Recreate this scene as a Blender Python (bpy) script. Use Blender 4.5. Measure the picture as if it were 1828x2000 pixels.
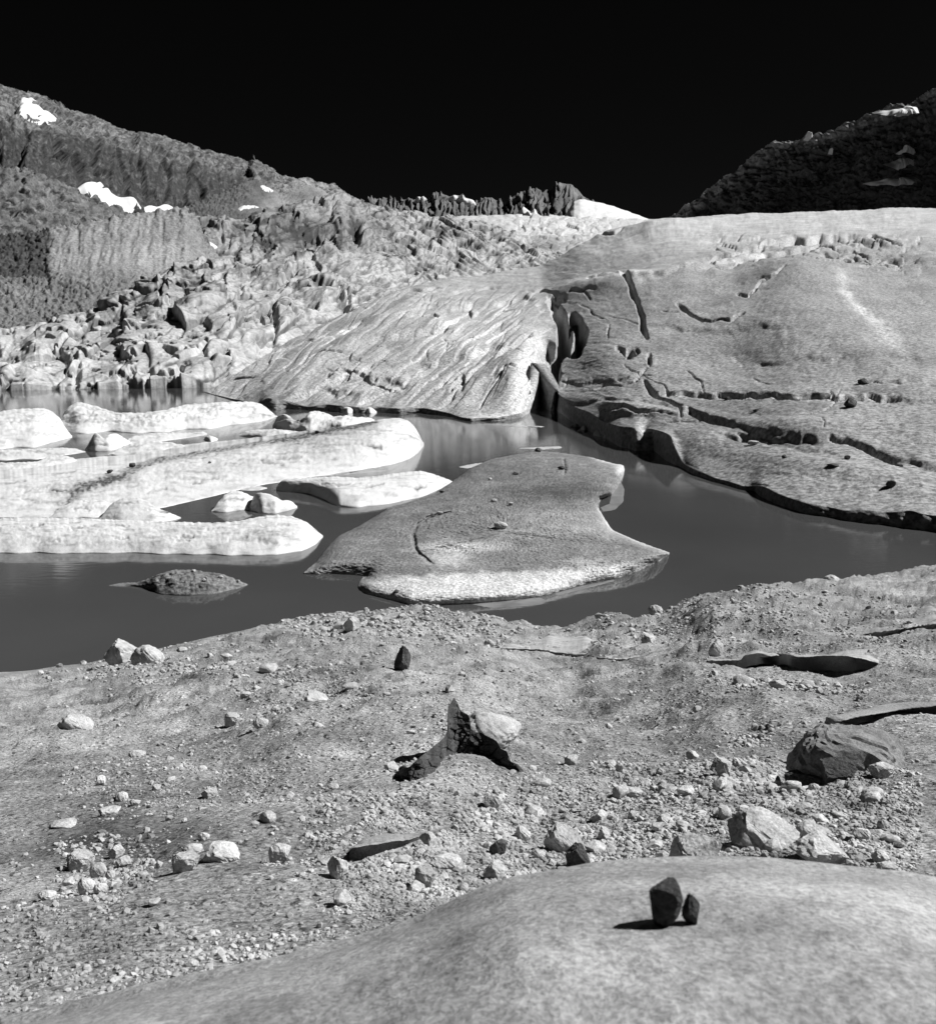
import bpy, math, random
import numpy as np
R = math.radians
for o in list(bpy.data.objects): bpy.data.objects.remove(o)
S = bpy.context.scene
COL = S.collection
# ------------------------------------------------------------------ camera, world, sun, exposure
H = 15.0                 # eye height above the lake, metres
FP = 2000.0              # focal length for a picture 2000 units high
PITCH = math.atan(360/FP)
cam_d = bpy.data.cameras.new('camera'); cam = bpy.data.objects.new('camera', cam_d); COL.objects.link(cam)
cam.location = (0, 0, H); cam.rotation_euler = (math.pi/2-PITCH, 0, 0)
cam_d.sensor_fit = 'VERTICAL'; cam_d.sensor_height = 56.0; cam_d.lens = 56.0*FP/2000
cam_d.clip_start = 0.1; cam_d.clip_end = 30000
cam_d.dof.use_dof = True; cam_d.dof.focus_distance = 10.0
cam_d.dof.aperture_fstop = 56.0/5.0
S.camera = cam
SUN_AZ, SUN_EL = R(80), R(45)      # azimuth from +Y towards +X
w = bpy.data.worlds.new('World'); S.world = w; w.use_nodes = True
nt = w.node_tree; nt.nodes.clear()
sky = nt.nodes.new('ShaderNodeTexSky'); sky.sky_type = 'NISHITA'; sky.sun_disc = False
sky.sun_elevation = SUN_EL; sky.sun_rotation = SUN_AZ; sky.altitude = 2200; sky.air_density = 1.0; sky.dust_density = 0.1
sep = nt.nodes.new('ShaderNodeSeparateColor'); nt.links.new(sky.outputs[0], sep.inputs[0])
m1 = nt.nodes.new('ShaderNodeMath'); m1.operation = 'MULTIPLY'; m1.inputs[1].default_value = 0.009   # red-filter film: a blue sky goes almost black
nt.links.new(sep.outputs[0], m1.inputs[0])
bg = nt.nodes.new('ShaderNodeBackground'); bg.inputs[1].default_value = 0.1
wo = nt.nodes.new('ShaderNodeOutputWorld')
nt.links.new(m1.outputs[0], bg.inputs[0]); nt.links.new(bg.outputs[0], wo.inputs[0])
sl = bpy.data.lights.new('sun', 'SUN'); sl.energy = 5.0; sl.angle = R(0.5); sl.color = (1, 1, 1)
so = bpy.data.objects.new('sun', sl); COL.objects.link(so)
sx, sy, sz = math.sin(SUN_AZ)*math.cos(SUN_EL), math.cos(SUN_AZ)*math.cos(SUN_EL), math.sin(SUN_EL)
import mathutils
so.rotation_euler = mathutils.Vector((sx, sy, sz)).to_track_quat('Z', 'Y').to_euler(); so.location = (200, 60, 300)
S.view_settings.view_transform = 'Standard'; S.view_settings.look = 'None'
S.view_settings.exposure = 0.6; S.view_settings.gamma = 1.0; S.view_settings.use_curve_mapping = False
# ------------------------------------------------------------------ geometry helpers
cp, sp_ = math.cos(PITCH), math.sin(PITCH)
def ray(u, v):
    u = np.asarray(u, float); v = np.asarray(v, float)
    a = (u-914)/FP; b = (1000-v)/FP
    return a, cp+b*sp_, -sp_+b*cp
def tanv(v):                                   # drop per metre ahead
    a, y, z = ray(914, v); return -z/y
def at(u, v, D):                               # point seen towards (u, v) at D metres ahead
    a, y, z = ray(u, v); k = D/y
    return np.stack(np.broadcast_arrays(a*k, D+0*k, H+z*k), -1)
def wat(u, v, z=0.0): return at(u, v, (H-z)/tanv(v))
def curve(pts, u, smooth=0):
    p = np.array(pts, float); y = np.interp(u, p[:, 0], p[:, 1])
    if smooth:
        k = np.hanning(smooth*2+3)[1:-1]; k /= k.sum()
        y = np.convolve(np.pad(y, smooth, mode='edge'), k, 'valid')
    return y
def sstep(a, b, x):
    t = np.clip((x-a)/(b-a), 0, 1); return t*t*(3-2*t)
def hsh(ix, iy, seed):
    h = (ix.astype(np.int64)*374761393 + iy.astype(np.int64)*668265263 + seed*2246822519) & 0xffffffff
    h = ((h ^ (h >> 13))*1274126177) & 0xffffffff
    h = (h ^ (h >> 16)); h = (h*2654435761) & 0xffffffff
    return ((h ^ (h >> 15)) & 0xffffff)/float(0xffffff)
def gn(x, y, seed=0):                          # gradient noise about -1..1
    ix = np.floor(x); iy = np.floor(y); fx = x-ix; fy = y-iy
    ux = fx*fx*fx*(fx*(fx*6-15)+10); uy = fy*fy*fy*(fy*(fy*6-15)+10)
    r = []
    for dy in (0, 1):
        for dx in (0, 1):
            a = hsh(ix+dx, iy+dy, seed)*6.2831853
            r.append(np.cos(a)*(fx-dx)+np.sin(a)*(fy-dy))
    a = r[0]+(r[1]-r[0])*ux; b = r[2]+(r[3]-r[2])*ux
    return (a+(b-a)*uy)*1.5
def fbm(x, y, oct=4, seed=0, gain=.5, ridged=False):
    s = 0; a = 1; t = 0
    for i in range(oct):
        n = gn(x*(2.03**i)+17.3*i, y*(2.03**i)-9.1*i, seed+i)
        if ridged: n = 1-2*np.abs(n)
        s = s+a*n; t += a; a *= gain
    return s/t
def cells(x, y, seed=0, jit=.85):              # F1, F2, three randoms and the offset from the cell's own point
    ix = np.floor(x); iy = np.floor(y)
    f1 = np.full(x.shape, 9.); f2 = np.full(x.shape, 9.); cx = np.zeros(x.shape); cy = np.zeros(x.shape); ox = np.zeros(x.shape); oy = np.zeros(x.shape)
    for dy in (-1, 0, 1):
        for dx in (-1, 0, 1):
            jx = ix+dx; jy = iy+dy
            px = jx+.5+jit*(hsh(jx, jy, seed)-.5); py = jy+.5+jit*(hsh(jx, jy, seed+7)-.5)
            ex = x-px; ey = y-py; d = np.sqrt(ex*ex+ey*ey)
            n = d < f1
            f2 = np.where(n, f1, np.minimum(f2, d))
            f1 = np.where(n, d, f1); cx = np.where(n, jx, cx); cy = np.where(n, jy, cy); ox = np.where(n, ex, ox); oy = np.where(n, ey, oy)
    return f1, f2, hsh(cx, cy, seed+21), hsh(cx, cy, seed+22), hsh(cx, cy, seed+23), ox, oy
def blocks(x, y, seed=0, tilt=1.0, crack=.5, cw=.12, rnd=0, bx=0, by=0):   # jointed rock: tilted facets with open joints
    f1, f2, r0, r1, r2, ox, oy = cells(x, y, seed)
    h = (r0-.5)*1.2 + tilt*(((r1-.5)*2-bx)*ox+((r2-.5)*2+by)*oy)
    e = f2-f1
    return h - crack*(1-sstep(0, cw, e)) - rnd*f1*f1
def dist(U, V, pts):                           # distance to a polyline and the position along it
    best = np.full(U.shape, 1e9); T = np.zeros(U.shape); side = np.zeros(U.shape); n = len(pts)-1
    for i in range(n):
        (x0, y0), (x1, y1) = pts[i], pts[i+1]; dx, dy = x1-x0, y1-y0; L = dx*dx+dy*dy
        t = np.clip(((U-x0)*dx+(V-y0)*dy)/L, 0, 1)
        d = np.hypot(U-x0-t*dx, V-y0-t*dy); m = d < best
        best = np.where(m, d, best); T = np.where(m, (i+t)/n, T); side = np.where(m, (U-x0)*dy-(V-y0)*dx, side)
    return best, T, side
def boxsel(U, V, pts, m):
    a = np.array(pts); return (U > a[:, 0].min()-m) & (U < a[:, 0].max()+m) & (V > a[:, 1].min()-m) & (V < a[:, 1].max()+m)
def normals(P):
    du = np.gradient(P, axis=1); dv = np.gradient(P, axis=0)
    n = np.cross(du, dv); n /= np.linalg.norm(n, axis=-1, keepdims=True)+1e-12
    s = np.sign(n[..., 2:3]); s[s == 0] = 1
    return n*s
def tag(o, label=None, cat=None, group=None, kind=None):
    if label: o['label'] = label
    if cat: o['category'] = cat
    if group: o['group'] = group
    if kind: o['kind'] = kind
    return o
def mesh_np(name, V, F, mat, tone=None, parent=None, smooth=True):
    me = bpy.data.meshes.new(name); V = np.ascontiguousarray(V, np.float32).reshape(-1, 3); F = np.ascontiguousarray(F, np.int32)
    k = F.shape[1]
    me.vertices.add(len(V)); me.vertices.foreach_set('co', V.ravel())
    me.loops.add(F.size); me.loops.foreach_set('vertex_index', F.ravel())
    me.polygons.add(len(F)); me.polygons.foreach_set('loop_start', np.arange(0, F.size, k, dtype=np.int32))
    me.polygons.foreach_set('loop_total', np.full(len(F), k, np.int32))
    me.polygons.foreach_set('use_smooth', np.full(len(F), smooth))
    me.update(calc_edges=True)
    if tone is not None:
        a = me.attributes.new('tone', 'FLOAT', 'POINT'); a.data.foreach_set('value', np.ascontiguousarray(tone, np.float32).ravel())
    me.materials.append(mat)
    o = bpy.data.objects.new(name, me); COL.objects.link(o)
    if parent: o.parent = parent
    return o
def grid_faces(nv, nu, wrap=False):
    i = np.arange(nv*nu).reshape(nv, nu)
    if wrap: i = np.concatenate([i, i[:, :1]], 1)
    return np.stack([i[:-1, :-1], i[1:, :-1], i[1:, 1:], i[:-1, 1:]], -1).reshape(-1, 4)
def gmesh(name, P, mat, tone=None, parent=None, wrap=False):
    return mesh_np(name, P, grid_faces(P.shape[0], P.shape[1], wrap), mat, tone, parent)
# ------------------------------------------------------------------ materials
def mat(name, lo, hi, scale=1.0, detail=8, rough=.9, bump=.3, bscale=None, bdist=.02, use_tone=False, spec=.3, speck=0, speck_scale=60, stretch=None, contrast=(.3, .7), streak=None, smalls=None):
    m = bpy.data.materials.new(name); m.use_nodes = True; t = m.node_tree; N = t.nodes; L = t.links
    b = N['Principled BSDF']; b.inputs['Roughness'].default_value = rough; b.inputs['Specular IOR Level'].default_value = spec
    g = N.new('ShaderNodeNewGeometry'); src = g.outputs['Position']
    if stretch:
        mp = N.new('ShaderNodeMapping'); mp.inputs['Scale'].default_value = stretch; L.new(src, mp.inputs[0]); vec = mp.outputs[0]
    else: vec = src
    def noise(sc, det, v, rg=.6):
        n = N.new('ShaderNodeTexNoise'); n.inputs['Scale'].default_value = sc; n.inputs['Detail'].default_value = det; n.inputs['Roughness'].default_value = rg
        L.new(v, n.inputs['Vector']); return n.outputs['Fac']
    def mr(x, a, b_, c, d):
        n = N.new('ShaderNodeMapRange'); L.new(x, n.inputs[0])
        for i, q in enumerate((a, b_, c, d)): n.inputs[i+1].default_value = q
        return n.outputs[0]
    def mul(x, y, op='MULTIPLY'):
        n = N.new('ShaderNodeMath'); n.operation = op
        for i, q in enumerate((x, y)):
            if isinstance(q, (int, float)): n.inputs[i].default_value = q
            else: L.new(q, n.inputs[i])
        return n.outputs[0]
    c = mr(noise(scale, detail, vec), contrast[0], contrast[1], lo, hi)
    if use_tone:
        a = N.new('ShaderNodeAttribute'); a.attribute_name = 'tone'; c = mul(c, a.outputs['Fac'])
    if streak:                                                  # dark water stains that run down the rock
        mp = N.new('ShaderNodeMapping'); mp.inputs['Scale'].default_value = streak; L.new(src, mp.inputs[0])
        c = mul(c, mr(noise(1, 4, mp.outputs[0]), .42, .58, .45, 1.1))
    if speck:
        c = mul(c, mr(noise(speck_scale, 3, src, .7), .35, .65, 1-speck, 1+speck*.6))
    n = N.new('ShaderNodeMath'); n.operation = 'MINIMUM'; L.new(c, n.inputs[0]); n.inputs[1].default_value = .88
    cc = N.new('ShaderNodeCombineColor')
    for i in range(3): L.new(n.outputs[0], cc.inputs[i])
    L.new(cc.outputs[0], b.inputs['Base Color'])
    if smalls:
        hs = None
        for (vs, hgt) in smalls:
            wv = N.new('ShaderNodeTexVoronoi'); wv.inputs['Scale'].default_value = vs; L.new(src, wv.inputs['Vector'])
            d0 = mr(wv.outputs['Distance'], .12, .42, 1, 0)                       # a pebble in each cell, of random size
            rc = N.new('ShaderNodeSeparateColor'); L.new(wv.outputs['Color'], rc.inputs[0])
            on = mr(rc.outputs[0], .45, .6, 0, 1); pk = mul(mr(d0, 0, .35, 0, 1), on)
            col = mr(rc.outputs[1], 0, 1, .75, 1.55); mx = N.new('ShaderNodeMix'); mx.data_type = 'FLOAT'
            L.new(pk, mx.inputs[0]); mx.inputs[2].default_value = 1; L.new(col, mx.inputs[3])
            c = mul(c, mx.outputs[0]); hh_ = mul(mul(d0, on), hgt); hs = hh_ if hs is None else mul(hs, hh_, 'ADD')
        n_ = N.new('ShaderNodeMath'); n_.operation = 'MINIMUM'; L.new(c, n_.inputs[0]); n_.inputs[1].default_value = .6
        for i in range(3): L.new(n_.outputs[0], cc.inputs[i])
        b2 = N.new('ShaderNodeBump'); b2.inputs['Strength'].default_value = 1; b2.inputs['Distance'].default_value = 1; L.new(hs, b2.inputs['Height'])
        L.new(b2.outputs[0], b.inputs['Normal'])
    if bump:
        bn = N.new('ShaderNodeBump'); bn.inputs['Strength'].default_value = bump; bn.inputs['Distance'].default_value = bdist
        L.new(noise(bscale or scale*4, 10, src, .65), bn.inputs['Height'])
        if smalls: L.new(b2.outputs[0], bn.inputs['Normal'])
        L.new(bn.outputs[0], b.inputs['Normal'])
    return m
M = {}
M['ground'] = mat('gravelly sand', .15, .36, .9, 9, .95, .8, 16, .035, True, .2, .6, 26, smalls=((9, .035), (21, .016), (45, .007)))
M['slab'] = mat('polished bedrock', .18, .36, 2.6, 10, .8, .7, 20, .02, True, .3, .4, 80, stretch=(.5, 1, 1))
M['stone'] = mat('pale granite', .24, .55, 4, 8, .85, .8, 18, .02, False, .3, .35, 60)
M['gravel'] = mat('mixed gravel', .12, .50, 3.1, 4, .9, .2, 30, .01, False, .3)
M['grey_stone'] = mat('grey gneiss', .10, .26, 4, 8, .85, .8, 18, .02, False, .3, .35, 60)
M['dark_stone'] = mat('dark schist', .02, .10, 5, 10, .75, 1, 24, .03, False, .3, .5, 70)
M['glacier'] = mat('dirty glacier ice', .54, .82, .06, 10, .75, .9, .6, .4, True, .3, .6, 1.8)
M['ice'] = mat('white berg ice', .60, .74, .5, 8, .6, .4, 2.0, .12, True, .4, .06, 5)
M['dirty_ice'] = mat('grit covered ice', .50, .86, .5, 9, .85, .8, 4, .12, True, .3, .5, 6)
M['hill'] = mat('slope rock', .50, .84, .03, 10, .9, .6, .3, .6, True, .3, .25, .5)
M['mountain'] = mat('mountain rock', .45, .85, .012, 10, .9, .9, .08, 4.0, True, .2, .5, .12)
M['scree'] = mat('scree', .46, .86, .03, 9, .95, 1, .5, .8, True, .2, .35, .6)
M['ridge'] = mat('far ridge rock', .06, .17, .01, 9, .9, .7, .04, 6, False, .2, .3, .03)
M['snow'] = mat('snow', .50, .62, .05, 5, .7, .2, .3, .3, False, .2)
M['wet_ice'] = mat('drowned ice', .11, .2, .8, 5, .5, .2, 3, .03, False, .3)
def water_mat():
    m = bpy.data.materials.new('lake water'); m.use_nodes = True; t = m.node_tree; N = t.nodes; L = t.links; b = N['Principled BSDF']
    b.inputs['IOR'].default_value = 1.33; b.inputs['Roughness'].default_value = .07
    g = N.new('ShaderNodeNewGeometry')
    n = N.new('ShaderNodeTexNoise'); n.inputs['Scale'].default_value = .05; n.inputs['Detail'].default_value = 6; L.new(g.outputs['Position'], n.inputs['Vector'])
    mr = N.new('ShaderNodeMapRange'); L.new(n.outputs['Fac'], mr.inputs[0])
    for i, q in enumerate((.3, .7, .044, .058)): mr.inputs[i+1].default_value = q
    cc = N.new('ShaderNodeCombineColor')
    for i in range(3): L.new(mr.outputs[0], cc.inputs[i])
    L.new(cc.outputs[0], b.inputs['Base Color'])
    mp = N.new('ShaderNodeMapping'); mp.inputs['Scale'].default_value = (.6, 1.6, 1); L.new(g.outputs['Position'], mp.inputs[0])
    n2 = N.new('ShaderNodeTexNoise'); n2.inputs['Scale'].default_value = 1.3; n2.inputs['Detail'].default_value = 4; L.new(mp.outputs[0], n2.inputs['Vector'])
    n3 = N.new('ShaderNodeTexNoise'); n3.inputs['Scale'].default_value = .03; n3.inputs['Detail'].default_value = 2; L.new(g.outputs['Position'], n3.inputs['Vector'])
    ms = N.new('ShaderNodeMapRange'); L.new(n3.outputs['Fac'], ms.inputs[0])
    for i, q in enumerate((.35, .62, .03, .16)): ms.inputs[i+1].default_value = q
    bn = N.new('ShaderNodeBump'); bn.inputs['Distance'].default_value = .04; L.new(ms.outputs[0], bn.inputs['Strength'])
    L.new(n2.outputs['Fac'], bn.inputs['Height']); L.new(bn.outputs[0], b.inputs['Normal'])
    return m
M['water'] = water_mat()
# ------------------------------------------------------------------ lake and valley floor
xs = np.array([-900, 900.]); P = np.array([[[-500, 18, 0], [500, 18, 0]], [[-500, 420, 0], [500, 420, 0]]], float)
tag(gmesh('water', P[::-1], M['water']), kind='structure')
P = np.array([[[-9000, -3000, -3.0], [9000, -3000, -3.0]], [[-9000, 9000, -3.0], [9000, 9000, -3.0]]], float)
tag(gmesh('valley_floor', P[::-1], M['ridge']), kind='structure')
# ------------------------------------------------------------------ terrain sheets
def sheet(name, top, bot, Dt, Db, u0, u1, nu, nv, disp=None, tone=None, mat_='hill', gp=1.0, sm=0, back=(.06, .12), foot=(.0, .06), kind='structure', wn=0, parent=None, dmix=1.0):
    u = np.linspace(u0, u1, nu); tp = curve(top, u, sm); bt = curve(bot, u, sm)
    dt = 1/curve(Dt, u, 25); db = 1/(curve(Db, u, 25) if not callable(Db) else Db(u, bt))
    t = np.linspace(0, 1, nv)[:, None]                         # 0 foot .. 1 top
    V = bt+(tp-bt)*t; U = u+0*V
    D = 1/(db+(dt-db)*t**gp)
    P = at(U, V, D); n = normals(P)
    T = tone(U, V, P) if tone else np.full(U.shape, .3)
    if disp is not None:
        d = disp(U, V, P)
        P = P + n*(d*D/FP)[..., None]*dmix
    B = [];                                                     # the far side falls away behind the crest, the foot goes down
    for k, (a, b) in enumerate(((.25, .1), (1, 1), (2.5, 3.0))):
        q = P[-1].copy(); dd = D[-1]; q[:, 1] += back[0]*dd*a; q[:, 2] -= back[1]*dd*b; q[:, 2] = np.maximum(q[:, 2], -5); B.append(q)
    q = P[0].copy(); q[:, 1] -= foot[0]*D[0]; q[:, 2] = np.maximum(q[:, 2]-foot[1]*D[0], -5)
    A = np.concatenate([q[None], P, np.array(B)]); TT = np.concatenate([T[:1], T, T[-1:], T[-1:], T[-1:]])
    o = gmesh(name, A, M[mat_], TT, parent); tag(o, kind=kind)
    return dict(o=o, P=P, u=u, tp=tp, bt=bt, U=U, V=V, nv=nv, nu=nu, u0=u0, u1=u1)
def sample(s, u, v, P=None):
    P = s['P'] if P is None else P
    u = np.asarray(u, float); v = np.asarray(v, float)
    x = np.clip((u-s['u0'])/(s['u1']-s['u0'])*(s['nu']-1), 0, s['nu']-1.001)
    i = np.floor(x).astype(int); fx = x-i
    tp = s['tp'][i]*(1-fx)+s['tp'][i+1]*fx; bt = s['bt'][i]*(1-fx)+s['bt'][i+1]*fx
    t = np.clip((v-bt)/(tp-bt), 0, 1)
    if 'tinv' in s: t = s['tinv'](t)
    y = np.clip(t*(s['nv']-1), 0, s['nv']-1.001); j = np.floor(y).astype(int); fy = y-j
    fx = fx[..., None]; fy = fy[..., None]
    return (P[j, i]*(1-fx)+P[j, i+1]*fx)*(1-fy)+(P[j+1, i]*(1-fx)+P[j+1, i+1]*fx)*fy
def blobs(U, V, L):
    s = np.zeros(U.shape)
    for (cx, cy, ru, rv, ang, a) in L:
        c, s_ = math.cos(R(ang)), math.sin(R(ang)); x = (U-cx)*c+(V-cy)*s_; y = -(U-cx)*s_+(V-cy)*c
        s += a*np.exp(-((x/ru)**2+(y/rv)**2))
    return s
def strokes(U, V, L, jit=1.5):
    s = np.zeros(U.shape); ju = (gn(U/30, V/24, 91)*2.2+.5*gn(U/8, V/40, 93))*jit; jv = (gn(U/30, V/26, 92)*2.2+.5*gn(U/40, V/8, 94))*jit
    for (pts, wd, dep) in L:
        m = boxsel(U, V, pts, wd*3+5)
        if not m.any(): continue
        d, T, sd = dist(U[m]+ju[m], V[m]+jv[m], pts)
        env = np.clip(np.minimum(T, 1-T)*6+.25, 0, 1)
        s[m] += dep*env*(1+.35*fbm(U[m]/16, V[m]/12, 4, 96))*(1-sstep(wd*.45, wd, d))
    return s
# ---- far ridge, snow dome, upper ice field
def d_ridge(U, V, P):
    x = U/9; y = V/22
    return (3*fbm(x, y, 5, 3, .6)+6*blocks(U/8+.5*gn(U/20, V/20, 5)+V/60, V/26, 9, 1.5, .5, .15, 0, .6, .2))*sstep(-2, 9, V-V[-1:])
_RG = [(600, 400), (700, 394), (722, 391), (740, 389), (760, 386), (775, 393), (800, 389), (815, 393), (835, 389), (850, 380), (862, 378), (875, 384), (890, 391), (905, 389), (925, 397), (945, 389), (960, 386), (972, 394), (985, 401), (1000, 386), (1010, 379), (1025, 375), (1040, 371), (1052, 370), (1060, 379), (1066, 370), (1076, 373), (1085, 362), (1095, 359), (1115, 360), (1130, 373), (1140, 386), (1160, 396), (1180, 420)]
_q = np.arange(600, 1181, 3.0); _b = curve(_RG, _q); _j = hsh(np.floor(_q/3), _q*0, 77)*hsh(np.floor(_q/9), _q*0, 78); _RG2 = [(float(a), float(b-9*c*(700 < a < 1095)-3*c)) for a, b, c in zip(_q, _b, _j)]
s_ridge = sheet('far_ridge', _RG2,
      [(600, 440), (1180, 440)], [(600, 4200), (1180, 4300)], [(600, 4000), (1180, 3950)], 600, 1180, 480, 50, d_ridge, None, 'ridge', back=(.03, .05))
def d_snow(U, V, P): return 2.0*fbm(U/22, V/9, 4, 31)+1.2*np.maximum(0, fbm(U/10, V/4, 3, 33))
sheet('snow_dome', [(1085, 436), (1096, 430), (1106, 417), (1114, 402), (1121, 393), (1132, 389), (1150, 391), (1175, 397), (1200, 404), (1225, 412), (1250, 422), (1275, 430), (1330, 432)], [(1085, 445), (1330, 445)], [(1085, 3900), (1330, 4200)], [(1085, 3500), (1330, 3400)], 1085, 1330, 150, 40, d_snow, lambda U, V, P: np.ones(U.shape), 'snow')
def d_upper(U, V, P): return 3.5*fbm(U/26, V/10, 5, 41, .55)+3*blocks(U/17, V/8, 43, .8, .6)*sstep(985, 1030, U)*(1-sstep(1190, 1240, U))
def t_upper(U, V, P): return np.clip(.72+.12*fbm(U/30, V/6, 4, 44)-.25*np.exp(-((U-1060)/60)**2-((V-480)/12)**2)-.15*(V > 460), .2, .85)
s_upper = sheet('upper_glacier', [(780, 428), (860, 425), (900, 422), (1000, 419), (1100, 421), (1200, 425), (1260, 428), (1300, 427), (1400, 430)], [(780, 505), (1400, 505)], [(780, 2600), (1400, 2700)], [(780, 1350), (1100, 1150), (1400, 1300)], 780, 1400, 330, 90, d_upper, t_upper, 'glacier', gp=1)
# ---- left mountain
ML = [(-350, 60), (-150, 120), (0, 165), (72, 184), (110, 200), (140, 212), (180, 226), (210, 239), (250, 255), (300, 263), (330, 269), (400, 291), (450, 304), (486, 314), (496, 298), (502, 305), (516, 320), (545, 340), (580, 350), (600, 347), (620, 354), (640, 360), (655, 358), (664, 366), (690, 386), (720, 397), (760, 414), (800, 425)]
def d_ml(U, V, P):
    x = U+.35*V; y = V-.25*U
    top = sstep(0, 1, (V-(232+.20*(U-72)))/45.)                 # 0 on the upper slabs, 1 on the cliff below
    wx = x+9*gn(U/30, V/30, 5); wy = y+9*gn(U/30, V/30, 6)
    slabs = (8*blocks(wx/52, wy/17, 51, 1.1, .5, .1, 0, .5, .6)+4*blocks(wx/19, wy/8, 52, 1.2, .5, .12, 0, .4, .4))*(.3+.7*sstep(0, 22, V-V[-1:]))
    cliff = 9*blocks((U+6*gn(U/15, V/30, 8))/28, V/80, 53, 1.3, .9, .12, 0, .7, .3)+5*fbm((U+5*gn(U/20, V/30, 140))/8, V/34, 4, 54, .6)
    m = (1-sstep(470, 520, U))
    return (slabs*(1-top*m)+cliff*top*m)*(.45+.55*(1-sstep(480, 700, U)))+1.8*fbm(U/9, V/7, 4, 55, .6, True)+6*fbm(U/60, V/50, 2, 56)
def t_ml(U, V, P):
    top = sstep(0, 1, (V-(240+.22*(U-72)))/30.)*(1-sstep(470, 520, U))
    t = .20-.12*top+.13*fbm(U/14, V/9, 4, 57)+.14*sstep(520, 600, U)+.10*top*fbm(U/4, V/34, 3, 58)  # cliff darkened in tone, its shade painted into the colour
    t *= 1-.55*sstep(.86, .97, 1-np.abs(fbm((U+.3*V)/26, (V-.3*U)/13, 3, 59)))-.35*sstep(.88, .98, 1-np.abs(fbm(U/13, V/9, 3, 60)))  # cracks darkened as well, painted shadow contrast
    return np.clip(t, .05, .55)
s_ml = sheet('mountain', ML, [(-350, 470), (300, 450), (800, 470)], [(-350, 900), (72, 1200), (500, 1900), (800, 2700)], [(-350, 620), (72, 820), (500, 1450), (800, 2300)], -350, 800, 620, 210, d_ml, t_ml, 'mountain', gp=1.0, back=(.08, .10))
# ---- right mountain
MR = [(1290, 436), (1315, 428), (1330, 415), (1350, 402), (1370, 386), (1400, 361), (1430, 341), (1450, 323), (1485, 291), (1510, 281), (1550, 274), (1600, 263), (1640, 246), (1700, 223), (1740, 207), (1757, 203), (1850, 165), (2000, 110), (2200, 50)]
def d_mr(U, V, P):
    x = U-.4*V; y = V+.45*U; wx = x+8*gn(U/30, V/30, 65); wy = y+8*gn(U/30, V/30, 66)
    return 7*blocks(wx/30, wy/15, 61, 1.3, .5)+5*blocks(wx/13, wy/7, 62, 1.3, .5)+4*fbm(U/8, V/8, 4, 63, .6, True)+9*fbm(U/60, V/60, 2, 64)
def t_mr(U, V, P): return np.clip(.13+.08*fbm(U/12, V/9, 4, 67)+.22*np.exp(-((V-curve(MR, U[0])-9)/16.)**2), .04, .5)  # tone lightened along the crest, a painted sunlit rim
s_mr = sheet('mountain', MR, [(1290, 450), (2200, 470)], [(1290, 2420), (1757, 2050), (2200, 1750)], [(1290, 2300), (1757, 1900), (2200, 1600)], 1290, 2200, 430, 170, d_mr, t_mr, 'mountain', back=(.08, .03))
# ---- dark buttress at the far left, gravel cone, lateral moraine
def d_bt(U, V, P): return 8*blocks((U+.4*V)/34, (V-.4*U)/17, 71, 1.2, .8)+5*blocks(U/15, V/13, 72, 1.2, .6)+3*fbm(U/9, V/9, 4, 73, .6, True)
s_bt = sheet('rock_buttress', [(-350, 250), (-100, 300), (72, 336), (110, 352), (150, 374), (200, 398), (250, 413), (300, 420), (330, 425)], [(-350, 480), (330, 450)], [(-350, 620), (330, 900)], [(-350, 520), (330, 860)], -350, 330, 300, 100, d_bt, lambda U, V, P: np.clip(.17+.12*fbm(U/14, V/12, 4, 74), .05, .4), 'mountain')
def d_cone(U, V, P): return 1.6*blocks(U/5, V/4, 76, 1.2, .4)+2.2*fbm((U+V)/30, (V-.3*U)/8, 4, 77)+1.5*fbm(U/5, V/5, 3, 78)
s_cone = sheet('scree_cone', [(300, 430), (340, 421), (365, 402), (400, 388), (430, 376), (460, 362), (482, 352), (500, 350), (520, 360), (545, 378), (575, 366), (600, 360), (630, 368), (650, 388), (690, 402), (720, 420)], [(300, 470), (720, 470)], [(300, 850), (500, 1050), (720, 1500)], [(300, 640), (500, 850), (720, 1200)], 300, 720, 300, 110, d_cone, lambda U, V, P: np.clip(.13+.17*sstep(500, 560, U+(V-380)*.6)+.06*fbm(U/14, V/8, 4, 79)-.12*np.exp(-((U-600)/38)**2-((V-382)/18)**2), .05, .5), 'scree')
def d_mo(U, V, P):
    wall = sstep(0, 1, (560-V)/50.)*sstep(90, 112, U)
    g = U+.12*(V-430)+4*gn(U/18, V/40, 81)
    return wall*(5.2*fbm(g/15, V/60, 4, 82, .5)*(.4+.9*sstep(-.3, .4, fbm(U/40, V/30, 2, 80)))+2.2*fbm(U/8, V/6, 4, 83, .65)+3.5*blocks(U/9, V/6, 89, 1.2, .4)*(np.exp(-(V-V[-1:])/9)+sstep(330, 385, U)))+(1-wall)*(3.6*blocks(U/8, V/5, 84, 1.4, .5)+3*blocks(U/17, V/9, 85, 1.2, .3)+3*fbm(U/20, V/10, 3, 86))
def t_mo(U, V, P):
    wall = sstep(0, 1, (565-V)/60.)*sstep(90, 112, U)
    return np.clip(.20+.15*wall-.06*sstep(330, 380, U)+.05*fbm(U/10, V/40, 4, 87)+.07*(1-wall)*fbm(U/9, V/5, 4, 88)-.12*(1-sstep(85, 105, U))*(V < 540), .05, .6)  # left strip darkened in tone to paint a shaded face
s_mo = sheet('moraine', [(-350, 520), (-60, 462), (60, 452), (90, 449), (100, 445), (150, 437), (200, 427), (270, 416), (300, 413), (345, 405), (362, 403), (385, 430), (410, 472), (430, 505), (440, 530)], [(-350, 690), (200, 670), (440, 560)], [(-350, 480), (72, 560), (440, 610)], [(-350, 330), (200, 420), (440, 540)], -350, 440, 380, 190, d_mo, t_mo, 'scree', gp=1.15)
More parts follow.
